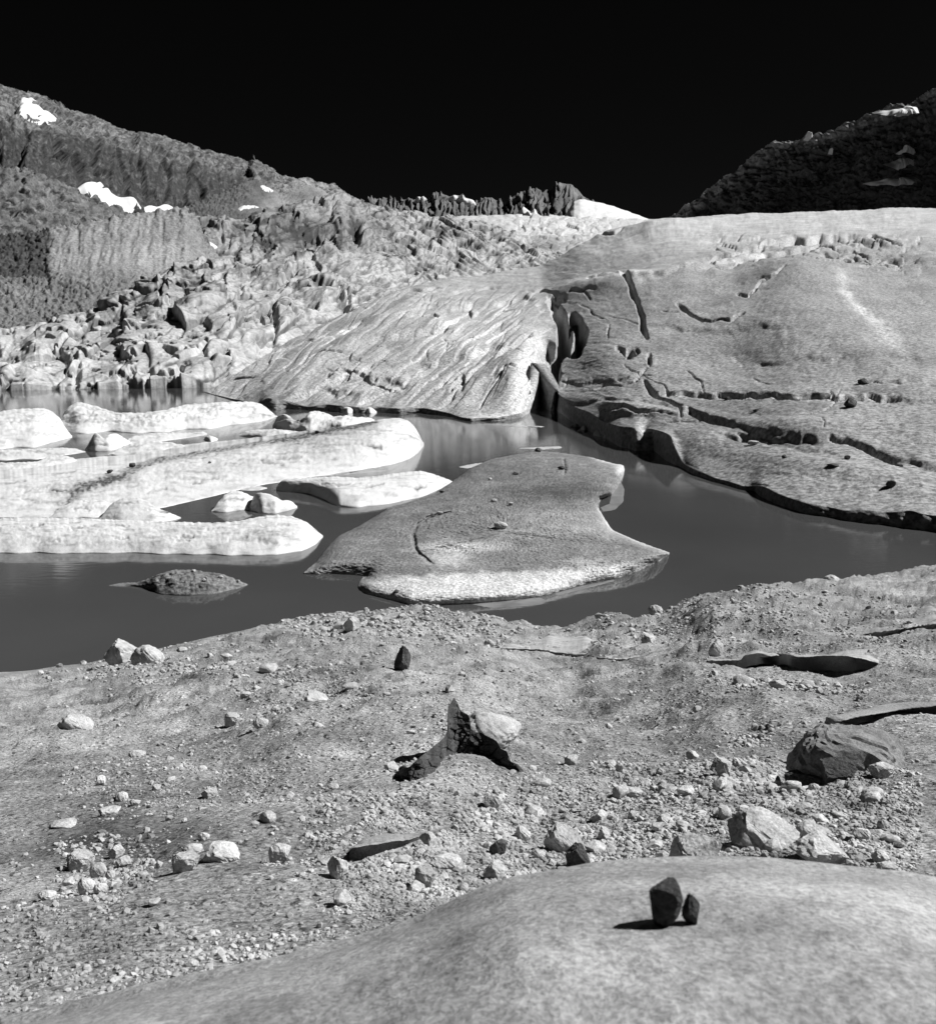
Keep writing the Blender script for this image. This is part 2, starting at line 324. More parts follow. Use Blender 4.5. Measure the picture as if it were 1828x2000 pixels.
# ---- ice-polished rock slope
RT = [(-350, 668), (72, 645), (130, 626), (200, 612), (228, 590), (265, 566), (300, 544), (335, 536), (380, 514), (430, 508), (500, 498), (560, 492), (640, 478), (700, 492), (760, 515), (830, 552), (870, 566)]
RTU = [(300, 460), (345, 442), (362, 438), (420, 430), (480, 428), (520, 412), (560, 401), (640, 392), (700, 396), (722, 405), (760, 408), (800, 415), (860, 426), (900, 429), (950, 436), (1000, 456), (1040, 478), (1080, 495), (1120, 500)]
RB = [(-350, 764), (72, 762), (330, 758), (415, 757), (440, 758), (540, 712), (700, 630), (860, 572), (1060, 540), (1120, 520)]
HUMPS = [(70, 735, 75, 26, -8, 9), (110, 655, 60, 20, -18, 7), (200, 700, 60, 18, -30, 6), (270, 720, 75, 30, -18, 12), (240, 745, 35, 14, 0, 6), (395, 730, 60, 28, -35, 11), (330, 735, 35, 22, 30, 6),
 (250, 600, 45, 16, -38, 8), (330, 575, 45, 28, -55, 9), (420, 575, 55, 20, 5, 8), (390, 612, 60, 18, -12, 8), (300, 655, 60, 14, -18, 6), (460, 655, 55, 20, -20, 8), (560, 625, 30, 26, 10, 9), (520, 665, 35, 16, -25, 8),
 (640, 590, 28, 24, 20, 9), (620, 560, 45, 14, -12, 6), (560, 530, 55, 16, -25, 9), (480, 540, 60, 12, -8, 6), (640, 510, 22, 18, -50, 9), (700, 530, 45, 16, -10, 8), (760, 530, 40, 18, -20, 9), (460, 455, 55, 22, -10, 8), (400, 465, 30, 22, 0, 7),
 (720, 470, 70, 10, 18, 5), (820, 480, 70, 9, 22, 6), (900, 470, 70, 9, 25, 6), (850, 510, 60, 8, 20, 5), (960, 500, 60, 8, 25, 6), (1010, 490, 50, 9, 28, 5), (640, 450, 60, 10, -10, 5)]
PITS = [([(155, 735), (150, 757)], 8, -14), ([(262, 742), (256, 756)], 10, -10), ([(360, 728), (345, 757)], 9, -12), ([(600, 480), (625, 470)], 14, -12), ([(640, 470), (660, 500)], 9, -13), ([(690, 450), (700, 480)], 10, -12), ([(615, 560), (640, 575)], 14, -15), ([(674, 570), (680, 610)], 6, -14),
 ([(533, 600), (536, 680)], 3.5, -10), ([(505, 615), (515, 640)], 6, -12), ([(575, 530), (545, 580)], 9, -12), ([(350, 470), (400, 482)], 9, -10), ([(322, 560), (316, 600)], 5, -10), ([(430, 440), (435, 480)], 4, -8), ([(740, 515), (760, 540)], 6, -9),
 ([(140, 600), (160, 610)], 8, -8), ([(500, 690), (540, 712)], 4, -8), ([(130, 700), (165, 690), (180, 700)], 4, -8), ([(300, 695), (345, 690)], 4, -7), ([(1020, 470), (1060, 488), (1110, 480)], 8, -8), ([(870, 455), (960, 470), (1050, 500)], 3, -5), ([(790, 500), (900, 520)], 3, -5), ([(760, 440), (860, 470)], 3, -5)]
def saw(p, per, seed, rd=.12):                    # parallel sheets of rock: each bulges, then breaks off along a long joint
    k = np.floor(p/per); f = p/per-k; a = hsh(k, k*0, seed)
    return (.35+.95*a)*f*(1-sstep(1-rd, 1, f)), k
def slabs_(U, V, w, h, seed, kx=.62, ky=.25, amp=1.0):
    p = (V+kx*U)/math.sqrt(1+kx*kx); a, k = saw(p, h, seed)
    q = -(U-ky*V)+hsh(k, k*0, seed+5)*w; b, k2 = saw(q, w*1.0, seed+9, .08)
    e = np.minimum(np.abs((p/h) % 1-.0), 1-((p/h) % 1))*h
    r = hsh(k, k2, seed+11)-.5
    return amp*(a*1.0+b*1.25+.6*r)
def d_rs(U, V, P):
    wx = U+15*gn(U/75, V/50, 101)+1.5*gn(U/20, V/14, 131); wy = V+11*gn(U/65, V/40, 102)+1.2*gn(U/18, V/13, 132)
    lowz = sstep(610, 680, V); m1 = sstep(-.35, .35, gn(U/70, V/34, 123)); m2 = sstep(-.3, .4, gn(U/45, V/30, 124))
    near = 14*slabs_(wx, wy, 140, 50, 103)*(.45+.55*m1)+5.5*slabs_(wx, wy, 58, 23, 104, .45, .5)*m2*(1-.35*lowz)+.6*blocks(wx/19, wy/11, 105, 1.1, .5, .1)*(1-.5*lowz)
    mid = 9*slabs_(wx, wy, 72, 27, 108, .4, .3)*(.4+.6*m1)+3.6*slabs_(wx, wy, 29, 13, 109, .5, .1)*m2+.8*blocks(wx/11, wy/8, 129, 1.1, .5, .1)
    ribs = 6*slabs_(wx, wy, 110, 12, 106, -.42, .2)*(.4+.6*m1)+3.5*slabs_(wx, wy, 40, 9, 107, -.38, .3)+1.4*fbm((U+.2*V)/18, (V-.4*U)/5, 3, 130)
    k = sstep(600, 540, V)
    d = near*(1-k)+mid*k; f2 = sstep(690, 770, U)*sstep(570, 545, V)
    d = d*(1-f2)+ribs*f2
    deb = sstep(.08, .3, fbm(U/45+3, V/12, 3, 110))               # gravel filled hollows
    d = d*(1-.75*deb)+deb*(2.4*blocks(U/6, V/4, 111, 1.3, .5)-2)
    return d+blobs(U, V, HUMPS)*1.5+strokes(U, V, PITS, 2.0)+.6*fbm(U/6, V/5, 3, 112)
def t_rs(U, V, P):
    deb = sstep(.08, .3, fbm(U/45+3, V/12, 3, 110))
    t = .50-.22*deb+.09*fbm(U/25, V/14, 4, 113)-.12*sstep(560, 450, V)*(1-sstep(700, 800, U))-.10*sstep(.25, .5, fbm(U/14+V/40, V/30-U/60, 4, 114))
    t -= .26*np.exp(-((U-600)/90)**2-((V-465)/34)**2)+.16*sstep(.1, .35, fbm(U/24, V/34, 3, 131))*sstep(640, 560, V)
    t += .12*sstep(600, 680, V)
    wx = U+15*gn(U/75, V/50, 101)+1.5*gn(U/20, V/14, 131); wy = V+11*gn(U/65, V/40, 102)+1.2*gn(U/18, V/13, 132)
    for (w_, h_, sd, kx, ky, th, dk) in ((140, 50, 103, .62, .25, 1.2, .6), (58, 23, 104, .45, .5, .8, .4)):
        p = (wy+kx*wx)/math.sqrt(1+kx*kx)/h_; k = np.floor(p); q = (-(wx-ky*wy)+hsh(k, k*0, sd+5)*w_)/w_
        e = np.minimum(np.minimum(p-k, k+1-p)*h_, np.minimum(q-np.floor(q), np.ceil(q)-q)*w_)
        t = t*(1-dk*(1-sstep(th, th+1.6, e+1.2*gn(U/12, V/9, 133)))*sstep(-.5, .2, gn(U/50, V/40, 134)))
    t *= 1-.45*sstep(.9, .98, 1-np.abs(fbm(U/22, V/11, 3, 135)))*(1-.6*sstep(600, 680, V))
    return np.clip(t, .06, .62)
def Db_rs(u, bt):
    a = np.where(u < 418, H/tanv(bt), curve([(415, 257), (540, 312), (700, 408), (870, 545)], u)); k = np.hanning(41); k /= k.sum()
    return np.convolve(np.pad(a, 20, mode='edge'), k, 'valid')
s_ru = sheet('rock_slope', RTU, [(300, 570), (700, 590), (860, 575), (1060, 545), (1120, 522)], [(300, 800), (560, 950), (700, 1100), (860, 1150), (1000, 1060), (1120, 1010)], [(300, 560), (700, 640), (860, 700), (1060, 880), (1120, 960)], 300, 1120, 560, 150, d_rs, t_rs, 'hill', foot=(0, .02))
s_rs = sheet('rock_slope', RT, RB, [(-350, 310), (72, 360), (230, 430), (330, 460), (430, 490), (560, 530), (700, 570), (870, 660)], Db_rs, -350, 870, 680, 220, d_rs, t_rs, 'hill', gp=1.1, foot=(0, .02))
# ---- the glacier
GT = [(395, 764), (415, 757), (440, 744), (480, 716), (540, 680), (600, 650), (700, 600), (740, 580), (800, 560), (860, 546), (950, 538), (1060, 517), (1100, 496), (1130, 478), (1170, 462), (1220, 446), (1270, 432), (1300, 428), (1400, 422), (1500, 417), (1600, 413), (1757, 407), (2200, 395)]
GB = [(395, 765), (420, 772), (460, 782), (500, 792), (520, 800), (560, 800), (600, 800), (640, 803), (700, 807), (760, 806), (830, 808), (880, 814), (920, 823), (970, 822), (1020, 816), (1045, 800), (1060, 788), (1080, 796), (1100, 812), (1130, 832), (1180, 856), (1210, 872), (1240, 881), (1275, 880), (1300, 900), (1322, 908), (1360, 930), (1420, 948), (1474, 960), (1485, 972), (1540, 994), (1600, 1008), (1680, 1020), (1757, 1029), (2200, 1090)]
GL = [(395, .05), (480, .3), (515, .8), (530, 2.0), (570, 1.5), (600, .6), (640, 1.3), (760, .9), (830, .9), (900, .4), (1030, .8), (1048, 6.0), (1060, 8.0), (1085, 5.0), (1110, 2.9), (1180, 2.4), (1240, 2.8), (1262, 1.8), (1275, 2.6), (1310, 2.8), (1330, .6), (1400, .4), (1470, .35), (1486, 1.0), (1560, .8), (1660, .75), (1757, 1.1), (2200, 1.2)]
CREV = [([(1072, 700), (1068, 740), (1064, 775), (1070, 800)], 26, -13), ([(1082, 600), (1098, 630), (1104, 660), (1098, 690), (1078, 715)], 15, -11), ([(1120, 625), (1135, 650), (1130, 680), (1122, 695)], 15, -9), ([(1075, 590), (1100, 585)], 9, -6),
 ([(1215, 548), (1232, 570), (1243, 592)], 7, -7), ([(1243, 592), (1256, 618), (1255, 640), (1262, 660)], 5, -6), ([(1210, 690), (1222, 700), (1240, 690)], 10, -4), ([(1268, 690), (1270, 710)], 6, -4), ([(1240, 540), (1210, 545), (1150, 556)], 4, -3),
 ([(1030, 573), (1065, 575), (1090, 579)], 3.5, -4), ([(700, 585), (780, 570), (860, 563)], 3, -3), ([(800, 575), (930, 568), (1000, 560)], 2.5, -2.5),
 ([(640, 726), (700, 730), (730, 748), (780, 765)], 3, -2.6), ([(700, 730), (735, 705), (790, 668), (810, 655)], 3, -1.8), ([(540, 690), (600, 668), (700, 640)], 3, -1.6), ([(620, 750), (680, 735)], 2.5, -1.2), ([(560, 786), (620, 760), (690, 728)], 3, -1.4), ([(660, 775), (700, 750), (720, 745)], 3, -1.3), ([(700, 790), (760, 762), (800, 745)], 3, -1.5), ([(800, 795), (850, 765), (905, 730)], 4, -1.8), ([(860, 800), (900, 760), (950, 720)], 3, -1.5),
 ([(880, 770), (905, 745), (900, 770)], 4, -2), ([(950, 690), (985, 670), (1020, 640)], 4, -2.4), ([(975, 720), (1010, 700), (1035, 678)], 6, -3), ([(985, 745), (960, 770), (935, 800)], 3, -1.5), ([(820, 650), (870, 640), (900, 620)], 3, -1.6),
 ([(1290, 768), (1400, 771), (1560, 773), (1700, 776), (1757, 780)], 3, -.7), ([(1258, 745), (1270, 765), (1295, 778), (1330, 790)], 5, -2.2), ([(1325, 790), (1330, 815)], 4, -1.5), ([(1345, 800), (1380, 818), (1430, 832)], 7, -1.6), ([(1440, 845), (1500, 858), (1560, 850)], 5, -1), ([(1340, 715), (1370, 745), (1372, 768)], 2, -.9), ([(1470, 730), (1500, 750)], 1.6, -.6), ([(1160, 760), (1240, 748), (1262, 720)], 3, -1.2),
 ([(1322, 600), (1350, 620), (1385, 634), (1425, 636), (1450, 628)], 4, -2), ([(1440, 590), (1460, 592), (1500, 565)], 3, -1.2),
 ([(1370, 520), (1400, 508), (1450, 500), (1500, 478)], 5, -6), ([(1500, 478), (1560, 470), (1640, 466), (1700, 474)], 6, -8), ([(1480, 502), (1540, 495), (1600, 480)], 5, -7), ([(1590, 480), (1650, 490), (1700, 500), (1757, 503)], 4, -6), ([(1640, 460), (1700, 462), (1757, 480)], 4, -6), ([(1600, 497), (1660, 515), (1757, 522)], 3, -4), ([(1380, 540), (1420, 530), (1460, 515)], 5, -4), ([(1640, 505), (1757, 514)], 3, -5),
 ([(1150, 460), (1200, 462), (1215, 452)], 3, -6), ([(1240, 448), (1300, 438), (1360, 434)], 3, -4), ([(1345, 432), (1380, 430)], 3, -5), ([(1660, 862), (1700, 880), (1760, 903)], 4, -.9), ([(1620, 853), (1660, 862)], 3, -.7), ([(1680, 745), (1760, 752)], 2, -1.2), ([(1500, 860), (1530, 853)], 5, -1.0), ([(1180, 800), (1250, 812), (1320, 812)], 3, -.7), ([(1410, 860), (1510, 850), (1600, 862)], 9, -.5), ([(1475, 950), (1495, 957)], 6, -.7),
 ([(1700, 400), (1757, 404)], 1, 0)]
_r = random.Random(8)
for _k in range(120):                                           # hairline cracks that branch over the ice
    _u = _r.uniform(560, 1850); _v = _r.uniform(560, 960)
    if _v > np.interp(_u, [q[0] for q in GB], [q[1] for q in GB])-25 or _v < np.interp(_u, [q[0] for q in GT], [q[1] for q in GT])+25: continue
    if _u > 1300 and _r.random() < .82: continue
    _a = R(_r.uniform(-50, -20) if _u < 1070 else _r.choice((_r.uniform(-15, 25), _r.uniform(50, 100)))); _p = [(_u, _v)]; _L = _r.uniform(12, 34)
    for _i in range(_r.choice((2, 3, 4))):
        _a += R(_r.uniform(-35, 35)); _p.append((_p[-1][0]+_L*math.cos(_a), _p[-1][1]+_L*math.sin(_a)*.55))
    CREV.append((_p, _r.uniform(1.3, 2.2), -.3-(960-_v)*.002))
    if _r.random() < .4: CREV.append(([_p[1], (_p[1][0]+_L*.8*math.cos(_a+1.2), _p[1][1]+_L*.5*math.sin(_a+1.2))], 1.8, -.8))
GB_BUMPS = [(1010, 680, 60, 90, 25, 4), (1000, 760, 35, 50, 10, 2.5), (900, 700, 70, 60, -40, 2), (1560, 545, 110, 40, 0, 5), (1560, 620, 160, 60, 0, 3), (1330, 560, 90, 30, -10, 3), (1180, 560, 90, 18, -8, 5), (1340, 540, 60, 14, -8, 3), (1290, 450, 120, 12, -6, 8), (1180, 700, 60, 50, 0, 1.5), (1220, 800, 90, 16, 5, 1.2), (1400, 870, 80, 25, 20, .9), (1560, 830, 120, 14, 0, .9), (1650, 920, 130, 20, 10, .8), (640, 700, 90, 22, -30, 2), (1430, 700, 100, 30, 0, -2), (1700, 700, 90, 30, 20, 1.0)]
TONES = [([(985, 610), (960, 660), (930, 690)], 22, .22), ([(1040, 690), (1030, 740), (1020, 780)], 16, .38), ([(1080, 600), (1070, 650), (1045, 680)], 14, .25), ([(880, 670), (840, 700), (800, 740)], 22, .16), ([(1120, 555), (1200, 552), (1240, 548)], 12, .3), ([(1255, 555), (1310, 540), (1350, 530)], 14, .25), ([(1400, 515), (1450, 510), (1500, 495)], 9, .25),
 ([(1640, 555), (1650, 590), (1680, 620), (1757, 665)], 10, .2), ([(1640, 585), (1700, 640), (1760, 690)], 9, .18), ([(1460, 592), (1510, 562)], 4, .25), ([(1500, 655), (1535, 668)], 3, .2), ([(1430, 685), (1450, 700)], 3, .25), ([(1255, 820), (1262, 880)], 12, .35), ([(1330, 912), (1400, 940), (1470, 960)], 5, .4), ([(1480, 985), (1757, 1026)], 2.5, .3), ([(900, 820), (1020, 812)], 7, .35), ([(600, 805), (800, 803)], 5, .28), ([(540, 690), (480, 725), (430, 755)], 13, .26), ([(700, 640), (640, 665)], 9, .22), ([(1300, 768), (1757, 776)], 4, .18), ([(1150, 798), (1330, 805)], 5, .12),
 ([(1380, 780), (1480, 800), (1600, 790)], 20, -.08), ([(1430, 870), (1500, 850), (1600, 862)], 16, -.15), ([(1120, 790), (1180, 830), (1240, 840)], 16, -.10), ([(520, 790), (580, 780)], 14, -.15), ([(1300, 860), (1380, 890)], 25, -.07), ([(1360, 815), (1440, 830)], 14, -.10), ([(1670, 760), (1757, 770)], 9, -.14), ([(1440, 560), (1500, 550)], 9, -.12)]  # darker strokes; those in the lower right dips paint shading into the ice
STEPS = [([(1258, 748), (1285, 768), (1400, 771), (1560, 772), (1700, 777), (1860, 784)], 0.42, 18), ([(1104, 792), (1180, 786), (1250, 784), (1325, 792)], 0.36, 14), ([(1110, 815), (1200, 812), (1320, 818)], 0.3, 12), ([(1330, 800), (1370, 812), (1440, 834), (1530, 856), (1640, 852), (1700, 878), (1860, 925)], 0.36, 22), ([(1380, 858), (1450, 852), (1540, 866), (1640, 890)], 0.18, 16), ([(1100, 748), (1180, 752), (1250, 744)], 0.3, 12), ([(1140, 560), (1200, 552), (1250, 556), (1330, 548), (1390, 540)], 0.79, 16), ([(1400, 522), (1460, 505), (1540, 494), (1640, 500), (1860, 515)], 1.1, 12), ([(1450, 492), (1540, 476), (1640, 470), (1760, 484), (1860, 490)], 1.26, 9), ([(1140, 470), (1240, 456), (1400, 444)], 0.79, 9), ([(1300, 640), (1420, 655), (1520, 650)], 0.4, 18), ([(1480, 700), (1600, 706), (1800, 700)], 0.32, 16), ([(640, 742), (720, 736), (800, 750)], 0.8, 14), ([(560, 770), (640, 760), (700, 766)], 0.75, 12), ([(700, 672), (780, 655), (880, 640)], 1.25, 14), ([(820, 720), (900, 712), (980, 700)], 0.9, 14), ([(930, 760), (1000, 752), (1040, 742)], 0.8, 12), ([(860, 606), (960, 592), (1040, 590)], 1.5, 10)]
GREL = {}
def glacier():
    u0, u1, nu, nv = 395, 2200, 760, 370
    u = np.linspace(u0, u1, nu)
    u = np.interp(np.linspace(0, 1, nu), [0, .93, 1], [395, 1800, 2200])
    tp = curve(GT, u, 3); bt = curve(GB, u, 2); hl = curve(GL, u, 4)
    btj = 2.6*gn(u/42, 0*u, 5)*np.clip((u-430)/60, 0, 1)
    Db = H/tanv(bt); Dt = curve([(395, 262), (415, 257), (540, 300), (700, 390), (860, 535), (1060, 745), (1200, 875), (1300, 940), (1757, 1050), (2200, 1100)], u, 50)
    nc = 26
    # front cliff rows
    s = np.linspace(0, 1, nc)[:, None]
    jag = 1+.2*gn(u/55, u*0, 203)
    Djag = Db*(btj*Db/FP/H)                                     # metres nearer or farther along the foot
    zc = -.4+(hl*jag+.4)*s**.8; yc = Db-Djag+(hl*.55)*(s**4)
    def sm(a, n):
        k_ = np.hanning(2*n+3)[1:-1]; k_ /= k_.sum(); return np.convolve(np.pad(a, n, mode='edge'), k_, 'valid')
    zs = sm(np.minimum(hl, 2.6), 48); Dl = sm(np.where((u > 1030) & (u < 1110), curve([(395, 0), (1030, H/float(tanv(814))), (1110, H/float(tanv(818))), (2200, 0)], u), Db), 40)+zs*.55; kk = np.arctan2(H-zs, Dl); vl = 1000+np.tan(kk-PITCH)*FP
    t = np.linspace(0, 1, nv)[:, None]; t2 = t
    V = vl+(tp-vl)*t2; U = u+0*V
    D = 1/(1/Dl+(1/Dt-1/Dl)*t2)
    P = at(U, V, D)
    fall = np.exp(-(V[:1]-V)/16.); P[..., 2] += fall*(zc[-1]-zs); P[..., 1] += fall*(yc[-1]-Dl)
    # metres of relief
    tongue = sstep(1100, 1040, U)*sstep(545, 600, V)
    a = R(-38); fx = (U*math.cos(a)+V*math.sin(a)); fy = (-U*math.sin(a)+V*math.cos(a))
    fx = fx+5*gn(U/50, V/40, 207); fy = fy+7*gn(U/60, V/35, 208)
    px = D/FP
    folia = (7*blocks(fx/120, fy/17, 211, 1.3, .35, .06, .5)+3.0*blocks(fx/50, fy/9, 212, 1.0, .35, .08)+4*fbm(fx/70, fy/12, 4, 213))
    upper = sstep(500, 460, V)+0*U
    flow = 1.6*fbm((U-.3*V)/80, (V+.16*U)/7, 4, 214)*sstep(560, 470, V)+2.0*fbm(U/26, (V+.05*U)/6, 5, 223, .6)
    soft = 7.5*fbm(U/85, V/24, 4, 215)+2.2*fbm(U/22, V/7, 4, 216)+1.3*fbm(U/7, V/3.5, 3, 217)
    low = sstep(700, 800, V)*sstep(1100, 1200, U)
    knob = 3.0*np.maximum(0, blocks(U/60, V/22, 218, .6, .6, .12, .8))*low
    seracs = sstep(1350, 1400, U)*sstep(545, 520, V)*sstep(452, 468, V)
    ser = 7*blocks(U/40, V/10, 219, 1.2, .6, .15)*seracs
    edge = np.clip(np.minimum(t*14, 1), 0, 1)
    rel = (tongue*folia*.85+(1-tongue)*soft+flow+knob+ser+tongue*.8*fbm(U/7, V/5, 3, 221))*px*edge*.5
    cr = strokes(U, V, [(p_, w_, max(d_, -1.9*w_*float(np.interp(np.mean([q[1] for q in p_]), [420, 500, 600, 700, 800, 900, 1000], [900, 600, 360, 250, 190, 130, 90]))/FP) if w_ < 14 else d_) for (p_, w_, d_) in CREV], 2.0)
    rel = rel+blobs(U, V, GB_BUMPS)*edge*.8
    P[..., 2] += rel+cr*np.clip(t*30, 0, 1)
    for (ln, dz, ext) in STEPS:
        a_ = np.array(ln, float); lv = np.interp(U, a_[:, 0], a_[:, 1])+7*gn(U/55, U*0+a_[0, 1], 251)+3*gn(U/23, U*0+a_[0, 1], 252)
        e_ = sstep(a_[0, 0]-8, a_[0, 0]+14, U)*(1-sstep(a_[-1, 0]-14, a_[-1, 0]+8, U))
        P[..., 2] -= dz*e_*sstep(-3.5, 2.5, V-lv)*np.exp(-np.maximum(V-lv, 0)/ext)-.35*dz*e_*np.exp(-((V-lv+9)/9)**2)
    # the big chasm opens to the lake
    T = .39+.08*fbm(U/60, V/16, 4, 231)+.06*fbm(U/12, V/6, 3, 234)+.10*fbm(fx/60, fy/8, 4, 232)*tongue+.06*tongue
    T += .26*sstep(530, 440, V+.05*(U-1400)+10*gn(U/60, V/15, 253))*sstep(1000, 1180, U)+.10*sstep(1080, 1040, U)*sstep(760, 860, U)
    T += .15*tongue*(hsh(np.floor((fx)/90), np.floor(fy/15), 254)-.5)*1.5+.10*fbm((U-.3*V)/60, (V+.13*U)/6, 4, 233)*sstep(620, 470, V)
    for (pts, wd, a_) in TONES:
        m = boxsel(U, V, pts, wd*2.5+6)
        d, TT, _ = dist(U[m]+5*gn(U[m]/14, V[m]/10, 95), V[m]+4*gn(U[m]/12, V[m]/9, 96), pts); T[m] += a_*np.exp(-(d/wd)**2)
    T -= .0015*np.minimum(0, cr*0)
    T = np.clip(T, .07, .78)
    PC = np.stack(np.broadcast_arrays((u-914)/FP/cp*0+at(u, bt, Db)[:, 0]*(yc/Db), yc, zc), -1).copy()
    nn = fbm(u/20+0*s, s*3+0*u, 4, 241)*.4*np.minimum(hl, 3)*np.sin(np.pi*np.clip(s, 0, 1))
    PC[..., 1] -= nn; 
    TC = np.clip(.24+.08*fbm(u/9+0*s, s*4+0*u, 3, 242)+.35*np.exp(-s*7)+.4*np.exp(-((u-1262)/16)**2)+.45*np.exp(-((u-1035)/18)**2), .08, .78)+0*s
    back = P[-1:].copy(); back[..., 1] += 60; back[..., 2] -= 8; b2 = back.copy(); b2[..., 1] += 300; b2[..., 2] -= 130
    b2[..., 2] = np.maximum(b2[..., 2], -5)
    A = np.concatenate([PC[:-1], P, back, b2]); TA = np.concatenate([TC[:-1], T, T[-1:], T[-1:]])
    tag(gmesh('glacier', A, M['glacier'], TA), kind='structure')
    return dict(P=P, u=u, U=U, V=V)
G = glacier()
def on_glacier(u, v):
    i = int(np.argmin(np.abs(G['u']-u))); j = int(np.argmin(np.abs(G['V'][:, i]-v))); return G['P'][j, i]
# ------------------------------------------------------------------ icebergs and floes
def berg(name, label, top, bot, frac=.6, k=2.2, mat_='ice', tone=.84, seed=1, dirt_shade=(), und=.5, rough=1.0, cat='iceberg', group='ice floating on the lake', jag=2.0, res=1.7):
    u0 = top[0][0]; u1 = top[-1][0]; nu = max(24, int((u1-u0)/res)); u = np.linspace(u0, u1, nu)
    tp = curve(top, u, 2); bt = curve(bot, u, 2); gap0 = bt-tp
    env = np.clip(gap0/6, 0, 1)
    tj = env*jag*1.5*fbm(u/9, 0*u, 3, seed+3); bj = env*jag*1.6*gn(u/48, 0*u+5, seed+4)
    kz = np.hanning(9); kz /= kz.sum(); bt = np.convolve(np.pad(bt, 4, mode='edge'), kz, 'valid'); tp = np.convolve(np.pad(tp, 4, mode='edge'), kz, 'valid')
    bt = np.maximum(bt, tp+.4)
    Db = H/tanv(bt); fr = curve(frac, u) if isinstance(frac, list) else frac
    hm = H*(1-tanv(tp)/tanv(bt)); h = fr*hm; Dt = (H-h)/tanv(tp)
    nf = max(14, int(gap0.max()/res)); nb = 10
    s = np.linspace(0, 1, nf)[:, None]
    g = 1-(1-s)**k
    D = Db+(Dt-Db)*s; Z = h*g
    V = bt+(tp-bt)*s; U = u+0*V
    # relief: melt scallops
    px = D/FP
    rr = rough*(6.5*fbm(U/38, V/12, 4, seed+11)+2.4*fbm(U/10, V/5, 4, seed+12)-1.2*np.maximum(0, fbm(U/18, V/9, 3, seed+13, .5, True)))*px*.55
    Z = Z+rr*np.sin(np.pi*np.clip(s*.9+.03, 0, 1))**1.1*np.clip(h/.5, .15, 1)
    X = (U-914)/FP*(D/(cp+((1000-V)/FP)*sp_))
    kx = at(u, bt, Db)[:, 0]/Db; D = D-bj*Db*Db/FP/H*(1-s)**4; Z = Z-tj*px*s**5*.8; X = kx*D
    wv = np.sin(np.pi*np.clip(s, 0, 1))**.7; D = D-rough*(4*fbm(U/34, V/17, 4, seed+18)+2.5*np.abs(fbm(U/15, V/9, 3, seed+19)))*px*wv*np.clip(h/.6, 0, 1.5); X = kx*D
    P = np.stack([X, D, Z], -1)
    T = np.full(U.shape, tone)-.26*sstep(0, .5, fbm(U/40, V/6, 4, seed+15))-.12*sstep(.1, .5, fbm(U/10, V/5, 3, seed+17))
    rc = random.Random(seed)
    for _ in range(int((u1-u0)/45) if mat_ == 'ice' else 0):      # grey melt seams
        k = rc.randrange(nu); r0 = rc.uniform(.15, .9); a0 = (u[k], bt[k]+(tp[k]-bt[k])*r0); ln = rc.uniform(14, 50)
        d, _, _ = dist(U+5*gn(U/11, V/7, seed+41), V+3*gn(U/9, V/6, seed+42), [a0, (a0[0]+ln, a0[1]-ln*rc.uniform(-.15, .3))])
        T -= rc.uniform(.12, .34)*np.exp(-(d/rc.uniform(1.2, 3.2))**2); Z = Z-.10*np.exp(-(d/2.2)**2)*np.clip(h/.6, 0, 1)*np.sin(np.pi*np.clip(s, 0, 1))
    P = np.stack([X, D, Z], -1)
    for (pts, wd, a_) in dirt_shade:  # grit stripes, plus strokes that paint shade into hollows and faces
        d, _, _ = dist(U+9*gn(U/20, V/10, 97)+4*gn(U/6, V/4, 99), V+5*gn(U/14, V/8, 98)+2.5*gn(U/6, V/3, 100), pts)
        T += a_*np.exp(-(d/wd)**2)*(.6+.8*sstep(-.3, .4, fbm(U/7, V/3, 4, seed+16)))
    T = np.clip(T, .08, .86)
    q = np.linspace(0, 1, nb+1)[1:, None]; wb = np.maximum((Dt-Db)*.6, h*.9)+.15
    Yb = Dt+wb*q; Zb = P[-1, :, 2]*(1-q**2)-.35*q+.06*fbm(u/14+0*q, q*2+0*u, 4, seed+33)*np.sin(np.pi*q)*np.clip(h, .3, 3); Pb = np.stack([kx*Yb, Yb, Zb], -1)
    F0 = P[:1].copy(); F0[..., 2] = -.3; F0[..., 1] += und*np.minimum(h, 1)[None]*.3
    A = np.concatenate([F0, P, Pb]); TA = np.concatenate([T[:1], T, np.clip(T[-1:]*(1+.35*fbm(u/16+0*q, q*2.2+0*u, 4, seed+31)), .1, .86)])
    o = gmesh(name, A, M[mat_], TA); tag(o, label, cat, group)
    BERG[label] = dict(P=P, U=U, V=V); return o
BERG = {}
# far to near
berg('iceberg', 'domed white iceberg at the far left, cut by the edge, beside the long far iceberg', [(-90, 850), (-40, 812), (30, 800), (72, 798), (90, 797), (108, 804), (120, 815), (132, 838), (142, 853)], [(-90, 851), (-40, 880), (72, 873), (110, 862), (142, 854)], .62, 2.2, seed=10)
berg('iceberg', 'long ridged white iceberg before the rock shore, dark hollow at its left end', [(118, 838), (126, 805), (138, 795), (150, 787), (163, 785), (190, 793), (230, 806), (280, 806), (330, 800), (365, 790), (420, 786), (470, 784), (500, 785), (515, 790), (530, 803), (543, 814)], [(118, 840), (150, 846), (200, 844), (300, 845), (350, 841), (430, 834), (500, 824), (530, 818), (543, 815)], .72, 2.0, seed=20, rough=1.7, dirt_shade=[([(142, 830), (152, 822)], 9, -.5), ([(395, 805), (403, 812)], 4, -.25), ([(500, 815), (530, 815)], 7, -.18)])  # first stroke paints the left hollow's shade into the tone
